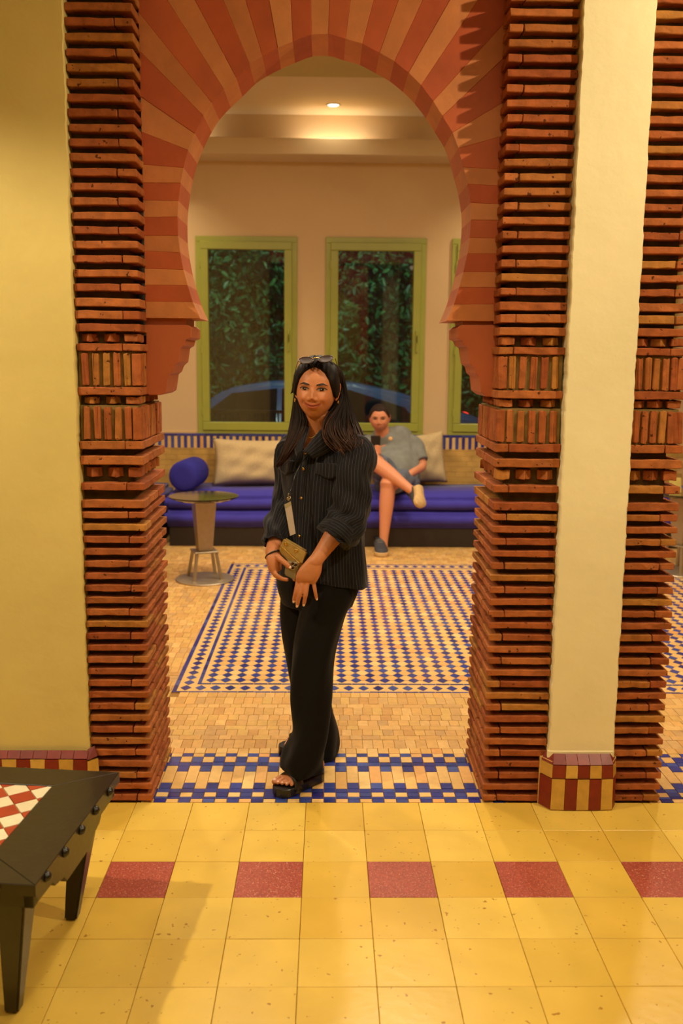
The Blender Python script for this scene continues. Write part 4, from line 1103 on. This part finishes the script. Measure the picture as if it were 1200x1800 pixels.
# strands combed back from the parting over the crown
for k in range(150):
    s = rr.choice((-1, 1)); a0 = rr.uniform(-.075, .05); 
    p = []
    for q in range(9):
        t = q/8; xx_ = -.006+s*(.004+t*.072*math.sin(min(1, t*1.2)*math.pi/2)); 
        yy_ = a0*(1-t)+(.02+.5*(a0+.075)*.6)*t; dirv = np.array([xx_/.0715, yy_/.095, 0]); r2 = min((dirv**2).sum(), .995)
        zz_ = .098*math.sqrt(1-r2) if t < .7 else .098*math.sqrt(1-r2)-(t-.7)*.1
        v = np.array([xx_, yy_, zz_]); v = v*(1+.0145/np.linalg.norm(v)); p.append(v)
    if p[0][2] < .062 and p[0][1] < 0: continue
    tb_ = tube(xf(HM, p), np.interp(np.linspace(0, 1, 9), [0, .2, .8, 1], [.0012, .003, .003, .001])*rr.uniform(.6, 1.1), 5, 12)
    hair_parts.append(tb_); hcol.append(np.repeat((HC*(1+.6*rr.rand()))[None], len(tb_[0]), 0))
V_, F_ = join(hair_parts); add('hair', (V_, F_), M_hair, wo, True, col=np.concatenate(hcol))

# ---- shirt
def fold(amp, *waves):
    def d(th, t):
        return amp*sum(a*math.sin(k*th+w_*t*6.28+p) for a, k, w_, p in waves)
    return d
dsh = lambda th, t: .0035*math.sin(5*th+9*t)+.0030*math.sin(9*th-7*t+1)+.0022*math.sin(13*th+16*t+2)+.004*smst(.6, 1, t)*math.sin(7*th+1)
SR = [[*W(564, 771, .222), .066, .055], [*W(565, 780, .222), .120, .074], [*W(567, 792, .222), .160, .092], [*W(568, 815, .22), .176, .112], [*W(568, 850, .22), .174, .122], [*W(567, 900, .22), .168, .124], [*W(566, 950, .225), .168, .128], [*W(566, 985, .23), .176, .134], [*W(567, 1000, .232), .180, .136]]
NS, NSN = 72, 110
sl = loft(SR, LF, NS, NSN, disp=dsh, caps=False, fixed_normal=(0, 0, -1))
sfn = sl[3]
# loft frame: theta 0 along her left, theta = +-90 deg is front / back
t0 = sfn(math.pi/2, 20)-W(567, 830, .22); FT = math.pi/2 if np.dot(t0, FW) > 0 else -math.pi/2
keep = []
for f in sl[1]:
    k, j = divmod(f[0], NSN); th = 2*math.pi*(j+.5)/NSN; dth = abs((th-FT+math.pi) % (2*math.pi)-math.pi)
    if k < 17 and dth < .55*(1-k/17)**.8+.02: continue
    keep.append(f)
# back and left side of the hem hang lower
V_ = sl[0].copy(); low = smst(.72, 1, np.repeat(np.arange(NS), NSN)/(NS-1))
rel = V_-np.array(W(567, 1000, .232)); V_[:, 2] -= low*(.020+.030*smst(-.05, .15, rel@LF*.7+rel@BK*.7))
shirt = add('shirt', (V_, keep), M_shirt, wo, True, uv=sl[2], solid=.003)
# sleeves
def sleeve(rings, ref, ds, m=40, n=56): s = loft(rings, ref, m, n, disp=ds, caps=False); return s
ds1 = lambda th, t: .005*smst(.25, .6, t)*math.sin(3*th+26*t)*(1-smst(.92, 1, t))+.003*math.sin(6*th-14*t)+.002*math.sin(11*th+20*t)
CF = W(585, 946, .060); cd = nrm(LWr-CF)
sv = sleeve([[*(LSh+np.array([-.035, .01, .028])), .050, .052], [*(LSh+np.array([.0, 0, .006])), .070, .066], [*W(617, 830, .110), .069, .066], [*W(617, 870, .100), .068, .066], [*W(613, 905, .085), .069, .066], [*W(602, 926, .070), .074, .065], [*CF, .082, .060]], [(.9, 0, .3), (.9, 0, .3), (1, 0, 0), (1, 0, 0), (.95, 0, .3), (.8, 0, .6), (.64, 0, .76)], ds1)
slv = add('sleeve', sv, M_shirt, shirt, True, uv=sv[2], solid=.003)
c1 = CF; c0 = CF-cd*.004; cu = loft([[*(c0-cd*.046), .079, .058], [*(c0-cd*.044), .084, .064], [*c0, .088, .067], [*(c0+cd*.004), .086, .064]], (.64, 0, .76), 8, 56, disp=lambda th, t: .0015*math.sin(4*th), caps=False)
add('cuff', cu, M_shirt, shirt, True, uv=cu[2][:, ::-1], solid=.003)
CR = W(481, 944, .135)
sv = sleeve([[*(RSh+np.array([.035, -.01, .025])), .050, .050], [*RSh, .062, .060], [*W(509, 840, .295), .052, .056], [*W(503, 888, .25), .052, .054], [*W(489, 920, .195), .046, .050], [*CR, .037, .042], [*W(480.5, 955, .112), .032, .038]], (1, 0, 0), ds1)
add('sleeve', sv, M_shirt, shirt, True, uv=sv[2], solid=.003)
# collar: two turned-down leaves round the open neck
def spatch(rows, off, m, name, th_=.002, parent=None, uvs=1):
    "grid of (dtheta from the front, ring) on the shirt surface"
    n = len(rows); k = len(rows[0]); V = [sfn(FT+a, b, off(i/(n-1), j/(k-1)) if callable(off) else off) for i, r in enumerate(rows) for j, (a, b) in enumerate(r)]
    Fc = [(i*k+j, i*k+j+1, (i+1)*k+j+1, (i+1)*k+j) for i in range(n-1) for j in range(k-1)]
    uv = [(j/(k-1)*.09*uvs, i/(n-1)*.05) for i in range(n) for j in range(k)]
    return add(name, (V, Fc), m, parent or shirt, True, uv=uv, solid=th_)
lft = 1 if np.dot(sfn(FT+.5, 20)-sfn(FT, 20), LF) > 0 else -1     # sign of theta toward her left
def leaf(inn, out, name='collar'):
    I = crs([W(*p) for p in inn], 22); O = crs([W(*p) for p in out], 22); V = []
    for k in range(22):
        for q in range(6): v = q/5; p = I[k]*(1-v)+O[k]*v; V.append(p+np.array([0, -.010*math.sin(v*math.pi), .006*math.sin(v*math.pi)]))
    Fc = [(i*6+j, i*6+j+1, (i+1)*6+j+1, (i+1)*6+j) for i in range(21) for j in range(5)]
    add(name, (V, Fc), M_shirt, shirt, True, uv=[(j*.012, i*.004) for i in range(22) for j in range(6)], solid=.003)
leaf([(602, 742, .27), (592, 738, .20), (575, 745, .140), (556, 764, .104), (533, 794, .092)], [(608, 754, .28), (605, 762, .20), (594, 778, .130), (576, 795, .096), (549, 806, .088)])
leaf([(540, 742, .28), (541, 744, .20), (543, 754, .145), (537, 773, .112), (531, 793, .094)], [(526, 756, .28), (521, 760, .22), (517, 772, .16), (516, 788, .125), (521, 802, .105)])
# button placket, buttons, pocket flaps
rows = [[(-.055, 17+i*2.7), (0, 17+i*2.7), (.055, 17+i*2.7)] for i in range(20)]
spatch(rows, .003, M_shirt, 'placket', .002, uvs=.3)
bt = revolve([(.0005, .0022), (.0045, .0022), (.0055, .001), (.0055, 0)], 16, 'button', M_gold)
for k_, a_ in ((11.5, .20*lft), (18, 0), (28, 0), (39, 0), (50, 0)):
    p = sfn(FT+a_, k_, .0062); q = sfn(FT+a_, k_, .02); o = put('button', bt, shirt, loc=Vector(p)-wo.location); d = Vector(q-p); o.rotation_euler = d.to_track_quat('Z', 'Y').to_euler()
for s, c_, k_ in ((1, .62, 24), (-1, .52, 24)):
    rows = []
    for i in range(9):
        v = i/8; rows.append([(lft*s*(c_+(q/8-.5)*.62), k_+v*(5.5+2.2*(1-abs(q/4-1)))) for q in range(9)])
    spatch(rows, .006, M_shirt, 'pocket_flap', .003, uvs=1.0)

# ---- trousers
dp = lambda s: (lambda th, t: .003*math.sin(3*th+10*t+s)+.0028*math.sin(5*th-14*t+s)+.006*smst(.6, 1, t)*math.sin(4*th+s*2+6*t))
tp = []
tp.append(loft([[*W(562, 965, .225), .150, .108], [*W(559, 1000, .23), .160, .116], [*W(557, 1030, .235), .166, .122], [*W(557, 1062, .235), .140, .110]], LF, 14, 48))
HL = W(527, 1352, .115); HR = W(558, 1308, .425)
tp.append(loft([[*W(580, 1010, .165), .075, .085], [*W(577, 1040, .16), .090, .090], [*W(566, 1085, .145), .080, .084], [*W(552, 1150, .125), .076, .082], [*W(547, 1220, .115), .074, .084], [*W(545, 1282, .116), .062, .084], [*W(537, 1316, .122), .068, .086], [*W(531, 1338, .128), .076, .082], [*W(530, 1349, .132), .076, .078]], (1, .25, 0), 60, 48, disp=dp(0)))
tp.append(loft([[*W(540, 1010, .285), .085, .085], [*W(537, 1040, .295), .090, .088], [*W(536, 1095, .31), .088, .086], [*W(540, 1160, .33), .082, .084], [*W(548, 1230, .37), .070, .086], [*W(557, 1285, .41), .082, .092], [*HR, .088, .096], [*W(558, 1320, .43), .088, .095]], (1, .05, 0), 60, 48, disp=dp(2)))
tv, tf = remesh(tp, .004, 5, .5)
add('trousers', (tv, tf), M_pants, wo, True)
# ---- platform sandals
def sandal(ft, nm='sandal'):
    o_, d, s, tn, P, L = ft
    def outl(k):  # half width along the sole
        return np.interp(k, [-.02, .0, .1, .3, .5, .75, .9, 1.02, 1.045], [.006, .020, .030, .030, .033, .044, .043, .024, .006])
    us = np.linspace(-.02, 1.045, 26); V = []
    for zz_ in (.001, .004, .030, .033):
        sh = 1 if .002 < zz_ < .032 else .93
        for u in us: V.append(P(u, outl(u)*sh, zz_-.032))
        for u in us[::-1]: V.append(P(u, -outl(u)*sh, zz_-.032))
    n = 52; Fc = [(k*n+j, k*n+(j+1) % n, (k+1)*n+(j+1) % n, (k+1)*n+j) for k in range(3) for j in range(n)]+[tuple(range(n))[::-1], tuple(range(3*n, 4*n))]
    add(nm, (V, Fc), M_leather, wo, False)
    sob = wo.children[-1]
    # broad strap
    g = []
    for i in range(17):
        a = math.pi*i/16; 
        g.append([P(u, .047*math.cos(a), -.012+(.052+.012*(1-v_))*math.sin(a)**.7) for v_, u in ((0, .60), (.3, .66), (.6, .72), (1, .79))])
    V = [p for r in g for p in r]; Fc = [(i*4+j, i*4+j+1, (i+1)*4+j+1, (i+1)*4+j) for i in range(16) for j in range(3)]
    add('strap', (V, Fc), M_leather, wo, True, solid=.003)
    for q in range(2): bs = boxmesh('rivet', (.004, .004, .003), M_steel, .001); put('rivet', bs, wo, loc=Vector(P(.70, -.005+.012*q, .054))-wo.location)
    for p, r in tn:
        bm = bmesh.new(); bmesh.ops.create_uvsphere(bm, u_segments=10, v_segments=6, radius=1)
        v = np.array([q.co[:] for q in bm.verts])*np.array([r*.62, r*.62, r*.3]); f = [tuple(q.index for q in g_.verts) for g_ in bm.faces]; bm.free()
        add('toenail', (v+p, f), M_nail, wo)
sandal(fa); sandal(fb)
def nail(j, r):
    j = [np.array(q) for q in j]; d = nrm(j[-1]-j[-2]); bm = bmesh.new(); bmesh.ops.create_uvsphere(bm, u_segments=10, v_segments=8, radius=1)
    v = np.array([q.co[:] for q in bm.verts]); f = [tuple(q.index for q in g_.verts) for g_ in bm.faces]; bm.free()
    up = nrm(np.array([.05, -1, .35])); up = nrm(up-d*np.dot(up, d)); sd = np.cross(d, up)
    v = v[:, 0:1]*d*r*1.0+v[:, 1:2]*sd*r*.68+v[:, 2:3]*up*r*.28
    add('fingernail', (v+j[-1]+d*r*.35+up*r*.72, f), M_nail, wo)
for j, r in zip(LF_J, (.0068, .007, .0068, .006)): nail(j, r)
nail(RT, .0075)
# hair tie on the wrist, earrings, necklace
def torus(c, ax, R_, r, n=28, k=8, sc=(1, 1)):
    ax = nrm(np.array(ax, float)); a = nrm(np.cross(ax, (0, 0, 1) if abs(ax[2]) < .9 else (1, 0, 0))); b = np.cross(ax, a); V = []
    for i in range(n):
        t = 2*math.pi*i/n; e = a*math.cos(t)*sc[0]+b*math.sin(t)*sc[1]
        for j in range(k): q = 2*math.pi*j/k; V.append(np.array(c)+e*(R_+r*math.cos(q))+ax*r*math.sin(q))
    return V, [(i*k+j, ((i+1) % n)*k+j, ((i+1) % n)*k+(j+1) % k, i*k+(j+1) % k) for i in range(n) for j in range(k)]
add('hair_tie', torus(W(480, 975, .081), nrm(W(482, 985, .07)-W(479, 967, .088))+np.array([.25, 0, .1]), .0285, .0032), M_bl, wo)
add('earring', torus(xf(HM, [(.078, .010, -.046)])[0], (1, .2, 0), .006, .0013), M_gold, wo)
add('earring', torus(xf(HM, [(-.076, .006, -.048)])[0], (1, .2, 0), .006, .0013), M_gold, wo)
nk = [W(536, 757, .150), W(539, 765, .138), W(543, 769, .130), W(549, 769, .128), W(556, 763, .135), W(562, 756, .150)]
add('necklace', tube(nk, .0013, 6, 24), M_gold, wo)
# ---- sunglasses pushed up on the hair
sg = empty('sunglasses', tuple(W(555, 634, .075)), 'dark sunglasses with thin metal frame pushed up on her hair', 'sunglasses')
def sga(name, part, m, **k): return add(name, part, m, sg, **k)
for s, (cx, cy) in ((-1, (538, 633)), (1, (572.5, 630.5))):
    c_ = W(cx, cy, .072); a = nrm(np.array([1, .10*s, .07])); b = nrm(np.cross(np.array([0, -.8, .60]), a)); b = nrm(np.array([0, .86, .42]))
    V = []; n = 28
    for k_, (r, dz) in enumerate(((1, 0), (.6, .0022), (.2, .003))):
        for i in range(n): t = 6.283*i/n; ro = 1-.10*math.cos(2*t+.6*s); V.append(c_+a*.0275*r*ro*math.cos(t)+b*.023*r*ro*math.sin(t)+np.cross(a, b)*dz*-1)
    Fc = [(k_*n+i, k_*n+(i+1) % n, (k_+1)*n+(i+1) % n, (k_+1)*n+i) for k_ in range(2) for i in range(n)]+[tuple(2*n+i for i in range(n))]
    sga('lens', (V, Fc), M_lens, solid=.0015)
    rim = V[:n]+[V[0]]; sga('rim', tube(rim, .0009, 6), M_bronze)
    e = W(524.5 if s < 0 else 589, 634 if s < 0 else 630, .075); f_ = xf(HM, [(s*.079, -.005, .035)])[0]; g_ = xf(HM, [(s*.080, .03, .012)])[0]
    sga('temple', tube([e, e*.5+f_*.5+np.array([s*.002, 0, .003]), f_, g_], .0011, 6, 16), M_bronze)
sga('bridge', tube([W(548, 631, .070), W(555, 628.5, .068), W(562, 630, .070)], .0013, 6, 12), M_gold)
# ---- lanyard with a badge
ly = empty('name_badge', tuple(W(511, 915, .06)), 'grey blank badge card hanging on a thin black lanyard at her chest', 'badge')
fk = lambda k_, a_: sfn(FT+a_, k_, .009)
add('lanyard', tube([fk(4, .62*lft)+np.array([0, 0, .01]), fk(12, .26*lft), fk(20, .05*lft), W(521, 830, .085), W(512, 860, .068), W(507.5, 869, .062)], .0018, 6, 24), M_bl, ly)
add('clip', tube([W(507.5, 867, .060), W(506.5, 873, .058), W(508, 880, .058)], .0022, 6, 10), M_steel, ly); add('clip', torus(W(506.5, 877, .057), (0, 1, 0), .0045, .0012, 18, 6), M_steel, ly)
add('clip', torus(W(509, 875, .056), (.5, 1, 0), .004, .0012, 18, 6), M_steel, ly)
q = [W(499.5, 887, .055), W(511, 881, .055), W(519.5, 938, .050), W(509.5, 942, .050)]
V = q+[p+np.array([0, .0012, 0]) for p in q]; add('card', (V, [(0, 1, 2, 3)[::-1], (4, 5, 6, 7), (0, 4, 5, 1), (1, 5, 6, 2), (2, 6, 7, 3), (3, 7, 4, 0)]), M_card, ly, False)
q2 = [q[0], q[1], q[1]*.88+q[2]*.12, q[0]*.88+q[3]*.12]; V = [p+np.array([0, -.0006, 0]) for p in q2]; add('card_edge', (V, [(3, 2, 1, 0)]), pm('badge_edge', [rgb(150, 136, 100)], .5, 20, .1), ly, False, solid=.0006)
# ---- clutch and phone
def slab(name, q, th, m, parent, bev=.004, puff=0):
    "rounded slab from four corners (front face), th thick toward +y"
    q = [np.array(p) for p in q]; ax = nrm(q[1]-q[0]); up = nrm(q[0]-q[3]); n_ = nrm(np.cross(ax, up))
    if n_[1] > 0: n_ = -n_
    bm = bmesh.new(); a = [bm.verts.new(tuple(p)) for p in q]; b = [bm.verts.new(tuple(p-n_*th)) for p in q]
    bm.faces.new(a); bm.faces.new(b[::-1])
    for i in range(4): bm.faces.new((a[i], b[i], b[(i+1) % 4], a[(i+1) % 4]))
    bmesh.ops.bevel(bm, geom=list(bm.edges), offset=bev, segments=3, affect='EDGES')
    bmesh.ops.translate(bm, verts=bm.verts, vec=-Vector(parent.location) if parent.type == 'EMPTY' else Vector((0, 0, 0)))
    return put(name, b2m(name, bm, m, False), parent), n_
cl = empty('clutch_bag', tuple(W(514, 975, .06)), 'small gold metallic leather clutch held at her waist', 'bag')
Q = [W(498, 947, .058), W(539, 971, .045), W(524, 1006, .050), W(488, 969, .066)]
slab('bag_body', Q, .026, M_bag, cl, .006)
Qf = [Q[0]+np.array([.002, -.003, -.001]), Q[1]+np.array([-.002, -.003, 0]), Q[1]*.45+Q[2]*.55+np.array([0, -.004, 0]), Q[0]*.45+Q[3]*.55+np.array([0, -.004, 0])]
slab('flap', Qf, .004, M_bag, cl, .0015)
zp = [Q[0]*.42+Q[3]*.58+np.array([.004, -.006, 0]), Q[1]*.42+Q[2]*.58+np.array([-.004, -.006, 0])]; add('zip', tube([zp[0], (zp[0]+zp[1])/2, zp[1]], .0016, 6, 8), M_gold, cl)
for u in (.15, .6): p = Q[0]*(1-u)*.8+Q[1]*u*.8+(Q[3]*(1-u)+Q[2]*u)*.2; o = put('stud', bt, cl, loc=Vector(p+np.array([0, -.006, 0]))-cl.location); o.rotation_euler = (math.pi/2, 0, 0)
ph = empty('phone', tuple(W(513, 1003, .04)), 'smartphone in a beige case with camera lenses facing out, in her right hand', 'phone')
Q = [W(503, 987, .040), W(522, 985, .034), W(521, 1021, .044), W(503, 1008, .050)]
Q = [W(502, 986, .043), W(524.5, 988, .034), W(520, 1022, .042), W(499, 1011, .052)]
slab('phone_body', Q, .009, M_phone, ph, .004)
for i, (a, b) in enumerate(((514.5, 990.5), (514, 998), (519.5, 993))):
    p = W(a, b, .0335); o = put('camera_lens', revolve([(.0005, .003), (.0045, .003), (.0058, .002), (.006, 0)], 20, 'camera_lens', M_lens), ph, loc=Vector(p)-ph.location); o.rotation_euler = (math.pi/2, 0, 0)
    add('lens_ring', torus(p+np.array([0, -.002, 0]), (0, 1, 0), .006, .0009, 20, 6), M_steel, ph)
# ================= the seated man
mn = empty('person', (.52, 4.9, 0), 'man in grey t-shirt and shorts sitting cross-legged on the blue banquette looking at the camera', 'person')
SKM = np.array(rgb(206, 136, 98))
MM = Hm(W(667, 734, 4.98), math.radians(-6), math.radians(-2), math.radians(6), 1.12)
mv, mf = head_geo(True, 6); mb_ = BVHTree.FromPolygons(mv.tolist(), mf)
X_ = (1, 0, 0); P2 = []
nkp = W(672, 760, 5.03)
P2.append(limb([[*W(669, 745, 5.02), .062, .062], [*nkp, .064, .064], [*W(676, 772, 5.08), .10, .07]], X_, 10, 18))
P2.append(limb([[*W(680, 768, 5.08), .08, .06], [*W(686, 780, 5.08), .19, .10], [*W(690, 800, 5.05), .18, .13], [*W(695, 825, 5.0), .18, .16], [*W(698, 848, 4.98), .17, .14]], X_, 20, 24))
LSm, RSm = W(725, 783, 5.08), W(645, 783, 5.06)
LEm, LWm = W(741, 818, 4.98), W(713, 838, 4.80)
REm, RWm = W(632, 822, 4.95), W(651, 797, 4.74)
for a, b, c_ in ((LSm, LEm, LWm), (RSm, REm, RWm)):
    P2.append(limb([[*a, .058, .058], [*(a*.5+b*.5), .052, .052], [*b, .044, .044], [*(b*.55+c_*.45), .042, .040], [*c_, .029, .027]], (0, 1, .3), 22, 16))
# right hand round the phone
P2.append(loft([[*RWm, .028, .024], [*W(656, 792, 4.70), .042, .022], [*W(660, 787, 4.68), .040, .018]], (.5, 0, .8), 8, 16))
for q in range(4): P2.append(finger([W(656, 785+q*3.6, 4.69), W(663, 784+q*3.8, 4.655), W(668.5, 785.5+q*3.6, 4.665)], .0105, .009))
P2.append(finger([W(653, 790, 4.70), W(650.5, 783, 4.70), W(652, 776, 4.70)], .012, .010))
# left hand resting on the thigh
P2.append(loft([[*LWm, .028, .022], [*W(706, 841, 4.76), .040, .018], [*W(701, 843, 4.73), .040, .015]], (.2, .8, .3), 8, 16))
for q in range(4): P2.append(finger([W(702, 842+q*2-2, 4.74+.0*q), W(697, 845+q*2.4-2, 4.72+.01*q), W(694, 849+q*2.4-2, 4.72+.01*q)], .0105, .009))
P2.append(finger([W(708, 838, 4.74), W(703, 836, 4.71), W(698, 838, 4.70)], .012, .010))
# legs
hL, kL, aL = W(712, 842, 4.95), W(682, 850, 4.50), W(674, 950, 4.44)
hR, kR, aR = W(690, 838, 4.95), W(650, 806, 4.60), W(723, 862, 4.36)
P2.append(limb([[*hL, .09, .09], [*(hL*.5+kL*.5), .082, .082], [*kL, .064, .066], [*(kL*.93+aL*.07), .062, .064], [*(kL*.65+aL*.35), .060, .062], [*(kL*.3+aL*.7), .046, .046], [*aL, .036, .038], [*W(673, 962, 4.43), .038, .042]], X_, 40, 20))
P2.append(limb([[*hR, .09, .09], [*(hR*.5+kR*.5), .082, .082], [*kR, .066, .066], [*(kR*.75+aR*.25), .066, .064], [*(kR*.55+aR*.45), .060, .060], [*(kR*.2+aR*.8), .042, .042], [*aR, .034, .036], [*W(729, 866, 4.35), .036, .038]], (0, 1, 0), 40, 20))
bv, bf = remesh(P2, .006, 4, .5)
ears = []
for s in (-1, 1): ears += ear_geo(s)
ev, ef = join(ears)
allv = np.concatenate([bv, xf(MM, mv), xf(MM, ev)]); allf = bf+[tuple(i+len(bv) for i in f) for f in mf]+[tuple(i+len(bv)+len(mv) for i in f) for f in ef]
colr = np.concatenate([np.repeat(SKM[None], len(bv), 0), skin_colour(mv, mv, SKM, male=True), np.repeat(np.array(rgb(204, 110, 84))[None], len(ev), 0)])
add('body', (allv, allf), M_skin, mn, True, col=colr)
eyes(mb_, MM, mn, open_=.0048); brows(mb_, MM, mn, .0032, .0125)
mc = hair_cap(mv, mf, MM, .007, 'short'); add('hair', (mc, mf), M_hair, mn, True, col=np.repeat(np.array(rgb(44, 28, 20))[None], len(mc), 0))
# tee
dt = lambda th, t: .006*math.sin(4*th+9*t)+.005*math.sin(7*th-12*t+1)
T = []
T.append(loft([[*W(671, 756, 5.045), .074, .072], [*W(674, 763, 5.06), .115, .085], [*W(685, 778, 5.08), .205, .115], [*W(690, 800, 5.05), .205, .150], [*W(695, 820, 5.00), .205, .185], [*W(697, 840, 4.98), .200, .185], [*W(698, 852, 4.98), .185, .16]], X_, 40, 48, disp=dt))
T.append(loft([[*(LSm+np.array([-.07, 0, .015])), .075, .08], [*LSm, .085, .088], [*(LSm*.5+LEm*.5), .084, .084], [*(LSm*.18+LEm*.82), .082, .078]], (0, 1, .3), 24, 30, disp=lambda th, t: .004*math.sin(3*th+8*t)))
T.append(loft([[*(RSm+np.array([.07, 0, .015])), .075, .08], [*RSm, .085, .088], [*(RSm*.5+REm*.5), .084, .084], [*(RSm*.18+REm*.82), .082, .078]], (0, 1, .3), 24, 30))
tv, tf = remesh(T, .007, 4, .5); tee = add('t_shirt', (tv, tf), M_tee, mn)
lg = revolve([(.0005, .003), (.016, .003), (.018, .001), (.018, 0)], 20, 'chest_badge', pm('peach_patch', [rgb(222, 170, 110)], .7, 40, .1))
bvt = BVHTree.FromPolygons(tv.tolist(), tf); d_ = nrm(W(686, 771, 4.9)-np.array(CP)); hit = bvt.ray_cast(Vector(np.array(CP)), Vector(d_))
if hit[0] is not None: o = put('chest_badge', lg, tee, loc=hit[0]-mn.location); o.rotation_euler = hit[1].to_track_quat('Z', 'Y').to_euler()
# shorts
T = [loft([[*W(697, 836, 4.98), .19, .15], [*W(698, 850, 4.97), .20, .17], [*W(699, 862, 4.96), .18, .15]], X_, 10, 36)]
T.append(loft([[*hL, .105, .10], [*(hL*.6+kL*.4), .105, .10], [*(hL*.22+kL*.78), .100, .100]], X_, 20, 30, disp=lambda th, t: .005*math.sin(5*th+6*t)))
T.append(loft([[*hR, .105, .10], [*(hR*.6+kR*.4), .105, .10], [*(hR*.28+kR*.72), .098, .095]], X_, 20, 30, disp=lambda th, t: .005*math.sin(5*th+6*t)))
tv, tf = remesh(T, .007, 4, .5); add('shorts', (tv, tf), M_short, mn)
# shoes: upper and sole, built along heel -> toe with the sole side given
def shoe(heel, toe, down, nm='shoe'):
    heel = np.array(heel); toe = np.array(toe); d = nrm(toe-heel); L = np.linalg.norm(toe-heel); dn = nrm(np.array(down)-d*np.dot(down, d)); s = np.cross(d, dn)
    P = lambda u, v, z: heel+d*u*L+s*v*1.22-dn*z*1.08
    up = loft([[*P(.0, 0, .045), .034, .030], [*P(.06, 0, .052), .042, .044], [*P(.25, 0, .060), .044, .052], [*P(.40, 0, .055), .047, .045], [*P(.60, 0, .042), .053, .034], [*P(.82, 0, .034), .052, .025], [*P(.96, 0, .028), .030, .014], [*P(1.0, 0, .024), .012, .006]], s, 30, 24)
    u_ = add(nm, up, M_shoe, mn)
    an = loft([[*P(.14, 0, .070), .040, .046], [*P(.14, 0, .105), .040, .046], [*P(.14, 0, .112), .038, .044]], d, 8, 20); add('ankle_sock', an, M_bl, mn)
    outl = lambda k: np.interp(k, [-.03, .0, .1, .3, .5, .75, .9, 1.0, 1.03], [.008, .024, .036, .034, .036, .048, .044, .026, .008])
    us = np.linspace(-.03, 1.03, 24); V = []
    for z in (.0, .004, .022, .028):
        for u in us: V.append(P(u, outl(u)*(1 if z else .94), z))
        for u in us[::-1]: V.append(P(u, -outl(u)*(1 if z else .94), z))
    n = 48; Fc = [(k*n+j, k*n+(j+1) % n, (k+1)*n+(j+1) % n, (k+1)*n+j) for k in range(3) for j in range(n)]+[tuple(range(n))[::-1], tuple(range(3*n, 4*n))]
    add('sole', (V, Fc), M_sole, u_)
    for q in range(4): u = .42+q*.075; add('lace', tube([P(u, -.022, .092-q*.012), P(u+.02, 0, .100-q*.013), P(u, .022, .092-q*.012)], .003, 6, 8), M_tee, u_)
for _f in ():
    pass
hs = np.array([.50, 4.50, .004]); ts_ = np.array([.515, 4.235, .004]); shoe(hs, ts_, (0, 0, -1))
dn_ = nrm(np.array([.55, -.80, -.12]))
h2 = W(737, 853, 4.33); t2 = W(741, 890, 4.25); shoe(h2, t2, dn_)
mp_ = empty('phone', tuple(W(660, 773, 4.64)), 'black phone held up in front of the seated man', 'phone')
Q = [W(651.5, 766, 4.655), W(668.5, 766, 4.655), W(668, 793, 4.675), W(652, 793, 4.675)]
slab('phone_body', Q, .009, M_bl, mp_, .003)
